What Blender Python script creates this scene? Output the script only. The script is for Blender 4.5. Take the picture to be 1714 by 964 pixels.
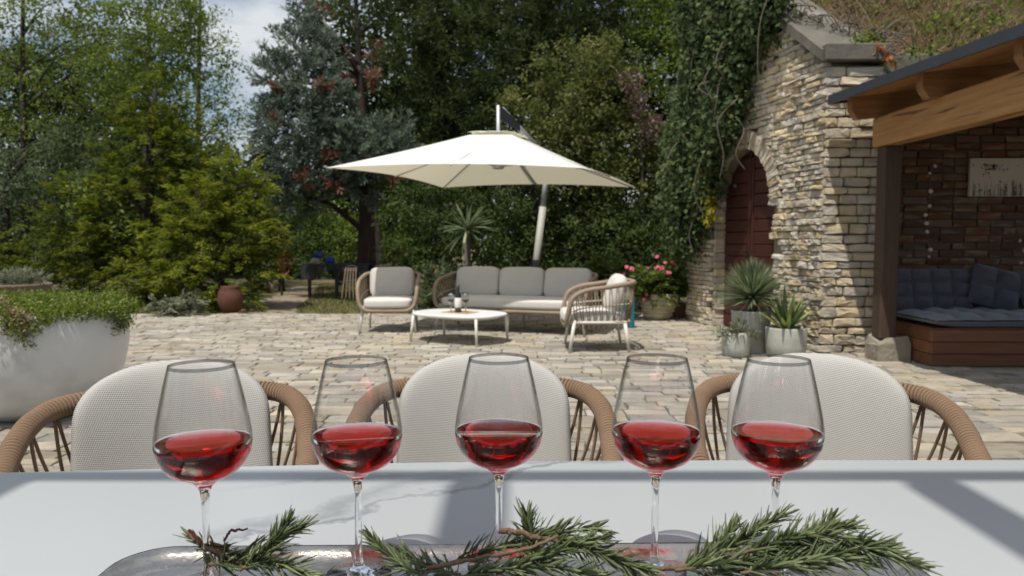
import bpy, math, random
import numpy as np
from mathutils import Vector, Matrix, Euler

random.seed(7)
RNG = np.random.default_rng(7)
sc = bpy.context.scene
for o in list(bpy.data.objects):
    bpy.data.objects.remove(o)
col = sc.collection
R = math.radians

# ------------------------------------------------------------------ camera
CAMZ = 1.17
FPX = 1260.0
PITCH = R(3.72)
cam_d = bpy.data.cameras.new('camera')
cam = bpy.data.objects.new('camera', cam_d)
col.objects.link(cam)
cam.location = (0, 0, CAMZ)
cam.rotation_euler = (R(90) - PITCH, 0, 0)
cam_d.sensor_width = 36.0
cam_d.lens = 36.0 * FPX / 1714.0
cam_d.clip_start = 0.02
cam_d.clip_end = 2000
cam_d.dof.use_dof = True
cam_d.dof.focus_distance = 1.25
cam_d.dof.aperture_fstop = 7.6
sc.camera = cam

# ------------------------------------------------------------------ light
LDIR = Vector((0.20, 0.38, -1.0)).normalized()      # the way sunlight travels
SUN_EL = math.asin(-LDIR.z)
SUN_AZ = math.atan2(-LDIR.x, -LDIR.y)               # compass angle of the sun from +Y
sun_d = bpy.data.lights.new('sun', 'SUN')
sun_d.energy = 4.6
sun_d.angle = R(0.53)
sun_d.color = (1.0, 0.955, 0.88)
sun = bpy.data.objects.new('sun', sun_d)
col.objects.link(sun)
sun.rotation_euler = LDIR.to_track_quat('-Z', 'Y').to_euler()
sun.location = (-3, -6, 14)

world = bpy.data.worlds.new('World')
sc.world = world
world.use_nodes = True
wn, wl = world.node_tree.nodes, world.node_tree.links
wn.clear()
w_out = wn.new('ShaderNodeOutputWorld')
w_bg = wn.new('ShaderNodeBackground')
w_bg.inputs['Strength'].default_value = 0.115
sky = wn.new('ShaderNodeTexSky')
sky.sky_type = 'NISHITA'
sky.sun_disc = False
sky.sun_elevation = SUN_EL
sky.sun_rotation = SUN_AZ
sky.air_density = 1.1
sky.dust_density = 2.0
tc = wn.new('ShaderNodeTexCoord')
mp = wn.new('ShaderNodeMapping')
mp.inputs['Scale'].default_value = (1.6, 1.6, 4.0)
nz = wn.new('ShaderNodeTexNoise')
nz.inputs['Scale'].default_value = 2.3
nz.inputs['Detail'].default_value = 8
nz.inputs['Roughness'].default_value = 0.58
rp = wn.new('ShaderNodeValToRGB')
rp.color_ramp.elements[0].position = 0.40
rp.color_ramp.elements[1].position = 0.62
mx = wn.new('ShaderNodeMix')
mx.data_type = 'RGBA'
mx.inputs['B'].default_value = (6.6, 6.9, 7.2, 1)
wl.new(tc.outputs['Generated'], mp.inputs['Vector'])
wl.new(mp.outputs['Vector'], nz.inputs['Vector'])
wl.new(nz.outputs['Fac'], rp.inputs['Fac'])
wl.new(rp.outputs['Color'], mx.inputs['Factor'])
wl.new(sky.outputs['Color'], mx.inputs['A'])
wl.new(mx.outputs['Result'], w_bg.inputs['Color'])
wl.new(w_bg.outputs['Background'], w_out.inputs['Surface'])

vs = sc.view_settings
sc.display_settings.display_device = 'sRGB'
vs.view_transform = 'Standard'
vs.look = 'None'
vs.exposure = -0.05
vs.gamma = 1.0
vs.use_curve_mapping = False
sc.render.engine = 'CYCLES'
cy = sc.cycles
cy.use_denoising = True
cy.max_bounces = 14
cy.diffuse_bounces = 3
cy.glossy_bounces = 5
cy.transmission_bounces = 14
cy.transparent_max_bounces = 12
cy.sample_clamp_indirect = 6.0
cy.blur_glossy = 0.5
cy.caustics_reflective = False
cy.caustics_refractive = True
CAUST = False

# ------------------------------------------------------------------ pixel -> place
CP, SP = math.cos(PITCH), math.sin(PITCH)

def ray(u, v):
    x, t = (u - 857.0) / FPX, (482.0 - v) / FPX
    return np.array([x, CP + t * SP, -SP + t * CP])

def P(u, v, Y):
    """the point seen at pixel u, v that stands at distance Y"""
    d = ray(u, v)
    return np.array([0, 0, CAMZ]) + d * (Y / d[1])

def G(u, v, z=0.0):
    d = ray(u, v)
    return np.array([0, 0, CAMZ]) + d * ((z - CAMZ) / d[2])

# ------------------------------------------------------------------ materials
def nodes_of(m):
    m.use_nodes = True
    n, l = m.node_tree.nodes, m.node_tree.links
    n.clear()
    out = n.new('ShaderNodeOutputMaterial')
    return n, l, out

def c4(c):
    return (c[0], c[1], c[2], 1.0)

def pm(name, c1, c2=None, scale=8.0, rough=0.7, bump=0.0, bscale=30.0, bdist=0.01, vary=0.0, metallic=0.0,
       spec=0.4, stretch=(1, 1, 1), detail=5.0, c3=None, s3=2.0, w3=(0.55, 0.7), rough2=None, sheen=0.0,
       huevary=0.0, space='Object', coat=0.0):
    m = bpy.data.materials.new(name)
    n, l, out = nodes_of(m)
    b = n.new('ShaderNodeBsdfPrincipled')
    l.new(b.outputs['BSDF'], out.inputs['Surface'])
    t = n.new('ShaderNodeTexCoord')
    mpn = n.new('ShaderNodeMapping')
    mpn.inputs['Scale'].default_value = stretch
    vec = t.outputs[space]
    oi = None
    if vary or huevary:
        oi = n.new('ShaderNodeObjectInfo')
        ge = n.new('ShaderNodeNewGeometry')
        ad = n.new('ShaderNodeMath'); ad.operation = 'ADD'
        l.new(oi.outputs['Random'], ad.inputs[0]); l.new(ge.outputs['Random Per Island'], ad.inputs[1])
        fr = n.new('ShaderNodeMath'); fr.operation = 'FRACT'
        l.new(ad.outputs[0], fr.inputs[0])
        vadd = n.new('ShaderNodeVectorMath'); vadd.operation = 'ADD'
        sc3 = n.new('ShaderNodeVectorMath'); sc3.operation = 'SCALE'
        sc3.inputs[0].default_value = (17.0, 31.0, 23.0)
        l.new(fr.outputs[0], sc3.inputs['Scale'])
        l.new(vec, vadd.inputs[0]); l.new(sc3.outputs[0], vadd.inputs[1])
        vec = vadd.outputs[0]
    l.new(vec, mpn.inputs['Vector'])
    no = n.new('ShaderNodeTexNoise')
    no.inputs['Scale'].default_value = scale
    no.inputs['Detail'].default_value = detail
    no.inputs['Roughness'].default_value = 0.6
    l.new(mpn.outputs['Vector'], no.inputs['Vector'])
    mix = n.new('ShaderNodeMix'); mix.data_type = 'RGBA'
    mix.inputs['A'].default_value = c4(c1)
    mix.inputs['B'].default_value = c4(c2 or c1)
    rr = n.new('ShaderNodeValToRGB')
    rr.color_ramp.elements[0].position = 0.32
    rr.color_ramp.elements[1].position = 0.68
    l.new(no.outputs['Fac'], rr.inputs['Fac'])
    l.new(rr.outputs['Color'], mix.inputs['Factor'])
    colr = mix.outputs['Result']
    if c3:
        n3 = n.new('ShaderNodeTexNoise')
        n3.inputs['Scale'].default_value = s3
        n3.inputs['Detail'].default_value = 6
        l.new(mpn.outputs['Vector'], n3.inputs['Vector'])
        r3 = n.new('ShaderNodeValToRGB')
        r3.color_ramp.elements[0].position = w3[0]
        r3.color_ramp.elements[1].position = w3[1]
        l.new(n3.outputs['Fac'], r3.inputs['Fac'])
        m3 = n.new('ShaderNodeMix'); m3.data_type = 'RGBA'
        m3.inputs['B'].default_value = c4(c3)
        l.new(r3.outputs['Color'], m3.inputs['Factor'])
        l.new(colr, m3.inputs['A'])
        colr = m3.outputs['Result']
    if vary or huevary:
        hs = n.new('ShaderNodeHueSaturation')
        mr = n.new('ShaderNodeMapRange')
        mr.inputs['To Min'].default_value = 1 - vary
        mr.inputs['To Max'].default_value = 1 + vary
        l.new(fr.outputs[0], mr.inputs['Value'])
        l.new(mr.outputs[0], hs.inputs['Value'])
        if huevary:
            f2 = n.new('ShaderNodeMath'); f2.operation = 'MULTIPLY'; f2.inputs[1].default_value = 7.31
            l.new(fr.outputs[0], f2.inputs[0])
            f3 = n.new('ShaderNodeMath'); f3.operation = 'FRACT'
            l.new(f2.outputs[0], f3.inputs[0])
            mh = n.new('ShaderNodeMapRange')
            mh.inputs['To Min'].default_value = 1 - huevary
            mh.inputs['To Max'].default_value = 1 + huevary
            l.new(f3.outputs[0], mh.inputs['Value'])
            l.new(mh.outputs[0], hs.inputs['Saturation'])
        l.new(colr, hs.inputs['Color'])
        colr = hs.outputs['Color']
    l.new(colr, b.inputs['Base Color'])
    b.inputs['Roughness'].default_value = rough
    if rough2 is not None:
        rm = n.new('ShaderNodeMapRange')
        rm.inputs['To Min'].default_value = rough
        rm.inputs['To Max'].default_value = rough2
        l.new(no.outputs['Fac'], rm.inputs['Value'])
        l.new(rm.outputs[0], b.inputs['Roughness'])
    b.inputs['Metallic'].default_value = metallic
    b.inputs['Specular IOR Level'].default_value = spec
    b.inputs['Sheen Weight'].default_value = sheen
    b.inputs['Coat Weight'].default_value = coat
    if bump:
        nb = n.new('ShaderNodeTexNoise')
        nb.inputs['Scale'].default_value = bscale
        nb.inputs['Detail'].default_value = 6
        nb.inputs['Roughness'].default_value = 0.65
        l.new(mpn.outputs['Vector'], nb.inputs['Vector'])
        bp = n.new('ShaderNodeBump')
        bp.inputs['Strength'].default_value = bump
        bp.inputs['Distance'].default_value = bdist
        l.new(nb.outputs['Fac'], bp.inputs['Height'])
        l.new(bp.outputs['Normal'], b.inputs['Normal'])
    return m

def leaf_mat(name, dark, mid, light, trans=0.35, rough=0.5, spec=0.3):
    m = bpy.data.materials.new(name)
    n, l, out = nodes_of(m)
    at = n.new('ShaderNodeAttribute'); at.attribute_name = 'tint'
    rp_ = n.new('ShaderNodeValToRGB')
    e = rp_.color_ramp.elements
    e[0].position = 0.1; e[0].color = c4(dark)
    e[1].position = 0.9; e[1].color = c4(light)
    k = e.new(0.5); k.color = c4(mid)
    l.new(at.outputs['Fac'], rp_.inputs['Fac'])
    b = n.new('ShaderNodeBsdfPrincipled')
    b.inputs['Roughness'].default_value = rough
    b.inputs['Specular IOR Level'].default_value = spec
    l.new(rp_.outputs['Color'], b.inputs['Base Color'])
    tr = n.new('ShaderNodeBsdfTranslucent')
    hs = n.new('ShaderNodeHueSaturation')
    hs.inputs['Saturation'].default_value = 1.1
    hs.inputs['Value'].default_value = 1.25
    l.new(rp_.outputs['Color'], hs.inputs['Color'])
    l.new(hs.outputs['Color'], tr.inputs['Color'])
    ms = n.new('ShaderNodeMixShader')
    ms.inputs['Fac'].default_value = trans
    l.new(b.outputs['BSDF'], ms.inputs[1]); l.new(tr.outputs['BSDF'], ms.inputs[2])
    l.new(ms.outputs['Shader'], out.inputs['Surface'])
    return m

M = {}
M['stone'] = pm('wall_stone', (0.68, 0.585, 0.43), (0.54, 0.455, 0.33), 1.6, 0.92, 0.7, 7, 0.05, vary=0.16, huevary=0.35,
                c3=(0.47, 0.42, 0.35), s3=0.9, w3=(0.48, 0.62))
M['mortar'] = pm('wall_mortar', (0.27, 0.225, 0.165), (0.17, 0.14, 0.10), 14, 0.95, 0.6, 40)
M['paver'] = pm('paving_stone', (0.385, 0.345, 0.28), (0.275, 0.245, 0.197), 1.5, 0.9, 0.6, 6, 0.05, vary=0.26, huevary=0.35,
                c3=(0.19, 0.172, 0.142), s3=1.7, w3=(0.54, 0.72))
M['joint'] = pm('paving_joint', (0.115, 0.10, 0.075), (0.075, 0.07, 0.045), 6, 0.95, 0.5, 60, c3=(0.09, 0.10, 0.035), s3=1.2, w3=(0.6, 0.7))
M['brick'] = pm('old_brick', (0.17, 0.085, 0.057), (0.135, 0.092, 0.066), 1.4, 0.97, 0.6, 8, 0.04, vary=0.3, huevary=0.3, spec=0.1,
                c3=(0.24, 0.19, 0.145), s3=0.8, w3=(0.52, 0.64))
M['brick_joint'] = pm('brick_joint', (0.20, 0.17, 0.135), (0.13, 0.11, 0.085), 14, 0.95, 0.5, 50)
M['concrete_cap'] = pm('weathered_concrete', (0.165, 0.15, 0.12), (0.095, 0.088, 0.07), 5, 0.92, 0.6, 30, c3=(0.22, 0.205, 0.175), s3=2.5)
M['door'] = pm('painted_door', (0.075, 0.021, 0.015), (0.05, 0.015, 0.011), 6, 0.55, 0.25, 30, stretch=(1, 1, 6))
M['beam'] = pm('honey_timber', (0.50, 0.275, 0.105), (0.35, 0.17, 0.06), 3, 0.65, 0.6, 18, 0.012, stretch=(9, 0.5, 9),
               c3=(0.12, 0.055, 0.022), s3=2.2, w3=(0.57, 0.66))
M['deck'] = pm('roof_boards', (0.42, 0.21, 0.075), (0.30, 0.14, 0.05), 4, 0.6, 0.3, 20, stretch=(0.7, 8, 8), vary=0.15)
M['rafter'] = pm('rafter_timber', (0.33, 0.17, 0.07), (0.20, 0.10, 0.045), 4, 0.65, 0.3, 20, stretch=(0.7, 7, 7))
M['post'] = pm('dark_post', (0.085, 0.05, 0.033), (0.05, 0.03, 0.02), 5, 0.7, 0.4, 22, stretch=(8, 8, 0.7))
M['fascia'] = pm('dark_metal', (0.035, 0.04, 0.05), (0.03, 0.033, 0.04), 5, 0.45, spec=0.5)
M['bench_wood'] = pm('bench_plank', (0.19, 0.08, 0.034), (0.12, 0.048, 0.02), 4, 0.5, 0.3, 18, stretch=(0.8, 6, 8), vary=0.2)
M['navy'] = pm('navy_cloth', (0.07, 0.075, 0.10), (0.055, 0.06, 0.083), 10, 0.9, 0.25, 300, 0.002, sheen=0.2)
M['greyblue'] = pm('greyblue_cloth', (0.17, 0.19, 0.225), (0.14, 0.155, 0.19), 10, 0.9, 0.25, 300, 0.002, sheen=0.2)
M['white_glaze'] = pm('glazed_white', (0.66, 0.66, 0.65), (0.60, 0.60, 0.59), 3, 0.32, 0.08, 14, spec=0.5, c3=(0.40, 0.385, 0.36), s3=2.2, w3=(0.56, 0.8))
M['cement'] = pm('cement_pot', (0.44, 0.44, 0.39), (0.33, 0.335, 0.29), 9, 0.9, 0.35, 60, c3=(0.50, 0.50, 0.45), s3=4)
M['cream_pot'] = pm('cream_ceramic', (0.52, 0.46, 0.32), (0.40, 0.35, 0.235), 6, 0.6, 0.2, 30, c3=(0.20, 0.17, 0.11), s3=3.2, w3=(0.6, 0.8))
M['wicker'] = pm('brown_wicker', (0.20, 0.14, 0.10), (0.11, 0.08, 0.055), 30, 0.85, 0.6, 60, stretch=(4, 4, 1))
M['terracotta'] = pm('terracotta', (0.13, 0.048, 0.028), (0.085, 0.035, 0.022), 6, 0.85, 0.3, 30)
M['earth'] = pm('soil', (0.12, 0.085, 0.055), (0.07, 0.05, 0.033), 5, 0.95, 0.6, 20)
M['ground'] = pm('soil_and_grass', (0.10, 0.085, 0.045), (0.05, 0.055, 0.02), 0.9, 0.95, 0.6, 12, c3=(0.16, 0.11, 0.06), s3=0.4, w3=(0.5, 0.62), detail=8)  # bare soil mottled with dark grass and brown earth
M['lawn'] = pm('lawn', (0.085, 0.10, 0.03), (0.16, 0.12, 0.055), 1.1, 0.95, 0.6, 30, detail=8)
M['path'] = pm('dirt_path', (0.30, 0.24, 0.17), (0.21, 0.165, 0.115), 2.5, 0.95, 0.5, 20)
M['bank'] = pm('dry_bank', (0.27, 0.20, 0.12), (0.15, 0.11, 0.065), 4, 0.95, 0.7, 14, c3=(0.10, 0.105, 0.04), s3=1.6)
M['bark'] = pm('bark', (0.060, 0.047, 0.038), (0.028, 0.023, 0.019), 6, 0.95, 0.9, 14, 0.03, stretch=(3, 3, 0.6))
M['bark_red'] = pm('bark_red', (0.075, 0.042, 0.032), (0.034, 0.022, 0.017), 6, 0.95, 1.0, 10, 0.05, stretch=(3, 3, 0.5))
M['bark_grey'] = pm('bark_grey', (0.16, 0.135, 0.11), (0.07, 0.06, 0.05), 6, 0.95, 0.8, 14, 0.02, stretch=(3, 3, 0.6))
M['vine'] = pm('vine_stem', (0.20, 0.172, 0.135), (0.12, 0.10, 0.08), 8, 0.9)
M['drystem'] = pm('dry_stem', (0.42, 0.32, 0.19), (0.27, 0.20, 0.12), 2.5, 0.95)
M['cushion'] = pm('taupe_cushion', (0.55, 0.52, 0.47), (0.51, 0.48, 0.435), 6, 0.95, 0.25, 220, 0.003, sheen=0.25)
M['cushion_light'] = pm('ecru_cushion', (0.62, 0.59, 0.535), (0.58, 0.55, 0.50), 6, 0.95, 0.25, 220, 0.003, sheen=0.2)
M['white_metal'] = pm('ecru_metal', (0.66, 0.63, 0.56), (0.62, 0.59, 0.53), 5, 0.4, spec=0.5)
M['top_white'] = pm('white_table_top', (0.72, 0.73, 0.72), (0.69, 0.70, 0.69), 5, 0.35, spec=0.5)
M['alu'] = pm('aluminium', (0.55, 0.56, 0.56), (0.48, 0.49, 0.49), 4, 0.5, metallic=0.4)
M['pole_grey'] = pm('grey_pole_paint', (0.42, 0.41, 0.36), (0.38, 0.37, 0.33), 4, 0.5)
M['black'] = pm('black_plastic', (0.022, 0.022, 0.024), None, 5, 0.5)
M['black_cloth'] = pm('black_cloth', (0.018, 0.018, 0.021), (0.03, 0.03, 0.033), 5, 0.8)
M['gold'] = pm('straw_mat', (0.42, 0.29, 0.12), (0.33, 0.22, 0.09), 30, 0.8, 0.4, 80)
M['paper'] = pm('label_paper', (0.70, 0.68, 0.62), None, 5, 0.7)
M['bottle'] = pm('bottle_glass', (0.008, 0.012, 0.008), None, 5, 0.08, spec=0.7)
M['darkwine'] = pm('dark_wine', (0.025, 0.004, 0.006), None, 5, 0.1, spec=0.6)
M['blue'] = pm('blue_bag', (0.02, 0.05, 0.30), (0.015, 0.035, 0.2), 6, 0.6)
M['mixed'] = pm('bundle', (0.45, 0.42, 0.36), (0.22, 0.25, 0.22), 5, 0.9, c3=(0.45, 0.15, 0.08), s3=3)
M['red_cloth'] = pm('red_cloth', (0.36, 0.035, 0.06), (0.26, 0.025, 0.045), 5, 0.9)
M['tan_wood'] = pm('tan_wood', (0.34, 0.24, 0.14), (0.24, 0.165, 0.095), 5, 0.75, stretch=(1, 6, 6))
M['old_wood'] = pm('old_wood', (0.20, 0.09, 0.045), (0.13, 0.06, 0.03), 5, 0.8)
M['turq'] = pm('turquoise_plastic', (0.0, 0.30, 0.36), None, 5, 0.5)
M['canvas_art'] = pm('art_panel', (0.55, 0.50, 0.42), (0.50, 0.455, 0.38), 4, 0.9)
M['shell'] = pm('shell', (0.80, 0.70, 0.62), (0.62, 0.48, 0.40), 20, 0.5)
M['silverpipe'] = pm('silver_tray', (0.62, 0.575, 0.51), (0.44, 0.40, 0.345), 14, 0.10, 0.3, 18, 0.008, metallic=1.0, rough2=0.30, c3=(0.24, 0.21, 0.175), s3=14, w3=(0.5, 0.75))
M['woody'] = pm('rosemary_wood', (0.24, 0.155, 0.095), (0.11, 0.07, 0.045), 160, 0.9, 0.9, 500, 0.002)
M['withered'] = pm('withered', (0.09, 0.025, 0.025), (0.05, 0.02, 0.02), 60, 0.9)
M['pergola'] = pm('pergola_timber', (0.28, 0.15, 0.07), (0.19, 0.10, 0.045), 4, 0.7, 0.3, 20)
M['flower'] = pm('pink_petal', (0.72, 0.16, 0.24), (0.62, 0.10, 0.18), 20, 0.7)

def canopy_mat():
    m = bpy.data.materials.new('canopy_cloth')
    n, l, out = nodes_of(m)
    b = n.new('ShaderNodeBsdfPrincipled')
    b.inputs['Base Color'].default_value = (0.80, 0.80, 0.745, 1)
    b.inputs['Roughness'].default_value = 0.9
    t = n.new('ShaderNodeTexCoord')
    no = n.new('ShaderNodeTexNoise'); no.inputs['Scale'].default_value = 1.6; no.inputs['Detail'].default_value = 3
    l.new(t.outputs['Object'], no.inputs['Vector'])
    bp = n.new('ShaderNodeBump'); bp.inputs['Strength'].default_value = 0.25; bp.inputs['Distance'].default_value = 0.08
    l.new(no.outputs['Fac'], bp.inputs['Height']); l.new(bp.outputs['Normal'], b.inputs['Normal'])
    tr = n.new('ShaderNodeBsdfTranslucent'); tr.inputs['Color'].default_value = (0.78, 0.71, 0.52, 1)
    ms = n.new('ShaderNodeMixShader'); ms.inputs['Fac'].default_value = 0.30
    l.new(b.outputs['BSDF'], ms.inputs[1]); l.new(tr.outputs['BSDF'], ms.inputs[2])
    l.new(ms.outputs['Shader'], out.inputs['Surface'])
    return m
M['canopy'] = canopy_mat()

def weave_mat(name, c1, c2, k=690.0):
    """close diagonal weave of an outdoor sling cloth"""
    m = bpy.data.materials.new(name)
    n, l, out = nodes_of(m)
    b = n.new('ShaderNodeBsdfPrincipled'); b.inputs['Roughness'].default_value = 0.92
    b.inputs['Specular IOR Level'].default_value = 0.15
    l.new(b.outputs['BSDF'], out.inputs['Surface'])
    t = n.new('ShaderNodeTexCoord')
    sp = n.new('ShaderNodeSeparateXYZ'); l.new(t.outputs['Object'], sp.inputs[0])
    def mth(op, a, bb):
        q = n.new('ShaderNodeMath'); q.operation = op
        for i, v in enumerate((a, bb)):
            if v is None: continue
            if isinstance(v, (int, float)): q.inputs[i].default_value = v
            else: l.new(v, q.inputs[i])
        return q.outputs[0]
    a = mth('ADD', mth('MULTIPLY', sp.outputs['X'], k), mth('MULTIPLY', sp.outputs['Z'], k * 0.6))
    c = mth('SUBTRACT', mth('MULTIPLY', sp.outputs['X'], k * 0.75), mth('MULTIPLY', sp.outputs['Z'], k * 1.25))
    h = mth('MULTIPLY', mth('SINE', a, None), mth('SINE', c, None))
    h2 = mth('ADD', mth('MULTIPLY', h, 0.5), 0.5)
    no = n.new('ShaderNodeTexNoise'); no.inputs['Scale'].default_value = 9; no.inputs['Detail'].default_value = 4
    l.new(t.outputs['Object'], no.inputs['Vector'])
    f = mth('ADD', mth('MULTIPLY', h2, 0.8), mth('MULTIPLY', no.outputs['Fac'], 0.25))
    mix = n.new('ShaderNodeMix'); mix.data_type = 'RGBA'
    mix.inputs['A'].default_value = c4(c1); mix.inputs['B'].default_value = c4(c2)
    l.new(f, mix.inputs['Factor']); l.new(mix.outputs['Result'], b.inputs['Base Color'])
    bp = n.new('ShaderNodeBump'); bp.inputs['Strength'].default_value = 0.6; bp.inputs['Distance'].default_value = 0.002
    l.new(h2, bp.inputs['Height']); l.new(bp.outputs['Normal'], b.inputs['Normal'])
    return m
M['sling'] = weave_mat('woven_sling', (0.31, 0.298, 0.276), (0.52, 0.50, 0.465))

def rope_mat(name, c1, c2):
    m = bpy.data.materials.new(name)
    n, l, out = nodes_of(m)
    b = n.new('ShaderNodeBsdfPrincipled'); b.inputs['Roughness'].default_value = 0.75
    b.inputs['Specular IOR Level'].default_value = 0.25
    l.new(b.outputs['BSDF'], out.inputs['Surface'])
    at = n.new('ShaderNodeAttribute'); at.attribute_name = 'strand'
    si = n.new('ShaderNodeMath'); si.operation = 'SINE'; l.new(at.outputs['Fac'], si.inputs[0])
    mr = n.new('ShaderNodeMapRange'); mr.inputs['From Min'].default_value = -1; l.new(si.outputs[0], mr.inputs['Value'])
    t = n.new('ShaderNodeTexCoord')
    no = n.new('ShaderNodeTexNoise'); no.inputs['Scale'].default_value = 14; l.new(t.outputs['Object'], no.inputs['Vector'])
    av = n.new('ShaderNodeMath'); av.operation = 'MULTIPLY_ADD'; av.inputs[1].default_value = 0.75
    l.new(mr.outputs[0], av.inputs[0])
    sc_ = n.new('ShaderNodeMath'); sc_.operation = 'MULTIPLY'; sc_.inputs[1].default_value = 0.3; l.new(no.outputs['Fac'], sc_.inputs[0])
    l.new(sc_.outputs[0], av.inputs[2])
    mix = n.new('ShaderNodeMix'); mix.data_type = 'RGBA'
    mix.inputs['A'].default_value = c4(c1); mix.inputs['B'].default_value = c4(c2)
    l.new(av.outputs[0], mix.inputs['Factor']); l.new(mix.outputs['Result'], b.inputs['Base Color'])
    bp = n.new('ShaderNodeBump'); bp.inputs['Strength'].default_value = 0.5; bp.inputs['Distance'].default_value = 0.002
    l.new(mr.outputs[0], bp.inputs['Height']); l.new(bp.outputs['Normal'], b.inputs['Normal'])
    return m
M['rope'] = rope_mat('tan_rope', (0.125, 0.078, 0.047), (0.315, 0.205, 0.128))
M['rope_taupe'] = rope_mat('taupe_rope', (0.17, 0.125, 0.085), (0.40, 0.31, 0.22))
M['rope_pale'] = rope_mat('pale_rope', (0.30, 0.27, 0.22), (0.60, 0.55, 0.47))

def glass_mat(name, color=(1, 1, 1), ior=1.5, rough=0.0):
    m = bpy.data.materials.new(name)
    n, l, out = nodes_of(m)
    g = n.new('ShaderNodeBsdfGlass')
    g.inputs['Color'].default_value = c4(color)
    g.inputs['IOR'].default_value = ior
    g.inputs['Roughness'].default_value = rough
    l.new(g.outputs['BSDF'], out.inputs['Surface'])
    return m
M['glass'] = glass_mat('clear_glass', (0.985, 0.985, 0.985), 1.48)
M['far_glass'] = glass_mat('clear_glass_small', (0.95, 0.95, 0.95), 1.45)

def wine_mat():
    m = glass_mat('rose_wine', (1, 1, 1), 1.34)
    n, l = m.node_tree.nodes, m.node_tree.links
    va = n.new('ShaderNodeVolumeAbsorption')
    va.inputs['Color'].default_value = (0.90, 0.10, 0.12, 1)
    va.inputs['Density'].default_value = 80
    out = [x for x in n if x.type == 'OUTPUT_MATERIAL'][0]
    l.new(va.outputs['Volume'], out.inputs['Volume'])
    return m
M['wine'] = wine_mat()
def _wine_ior():
    # the liquid meets air on top and glass at its sides
    n, l = M['wine'].node_tree.nodes, M['wine'].node_tree.links
    at = n.new('ShaderNodeAttribute'); at.attribute_name = 'ior'
    l.new(at.outputs['Fac'], [x for x in n if x.type == 'BSDF_GLASS'][0].inputs['IOR'])
_wine_ior()

def thin_glass_mat():
    # a wall about a millimetre thick: no lasting bend, more reflection and tint towards its edges
    m = bpy.data.materials.new('thin_glass_wall')
    n, l, out = nodes_of(m)
    lw = n.new('ShaderNodeLayerWeight'); lw.inputs['Blend'].default_value = 0.5
    rp_ = n.new('ShaderNodeValToRGB')
    e = rp_.color_ramp.elements
    e[0].position = 0.55; e[0].color = (0.982, 0.981, 0.979, 1)
    e[1].position = 0.97; e[1].color = (0.52, 0.53, 0.54, 1)
    l.new(lw.outputs['Facing'], rp_.inputs['Fac'])
    t = n.new('ShaderNodeBsdfTransparent'); l.new(rp_.outputs['Color'], t.inputs['Color'])
    gl = n.new('ShaderNodeBsdfGlossy'); gl.inputs['Roughness'].default_value = 0.0
    pw = n.new('ShaderNodeMath'); pw.operation = 'POWER'; pw.inputs[1].default_value = 4.2
    l.new(lw.outputs['Facing'], pw.inputs[0])
    fr = n.new('ShaderNodeMath'); fr.operation = 'MULTIPLY_ADD'; fr.inputs[1].default_value = 0.6; fr.inputs[2].default_value = 0.04
    l.new(pw.outputs[0], fr.inputs[0])
    m1 = n.new('ShaderNodeMixShader')
    l.new(fr.outputs[0], m1.inputs['Fac']); l.new(t.outputs[0], m1.inputs[1]); l.new(gl.outputs[0], m1.inputs[2])
    l.new(m1.outputs[0], out.inputs['Surface'])
    return m
M['thin_glass'] = thin_glass_mat()
M['rim_glass'] = thin_glass_mat()
M['rim_glass'].name = 'glass_rim'
for x in M['rim_glass'].node_tree.nodes:
    if x.type == 'VALTORGB':
        x.color_ramp.elements[0].color = (0.62, 0.62, 0.62, 1)
        x.color_ramp.elements[1].color = (0.35, 0.35, 0.36, 1)
    if x.type == 'MATH' and x.operation == 'MULTIPLY_ADD': x.inputs[2].default_value = 0.12

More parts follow.
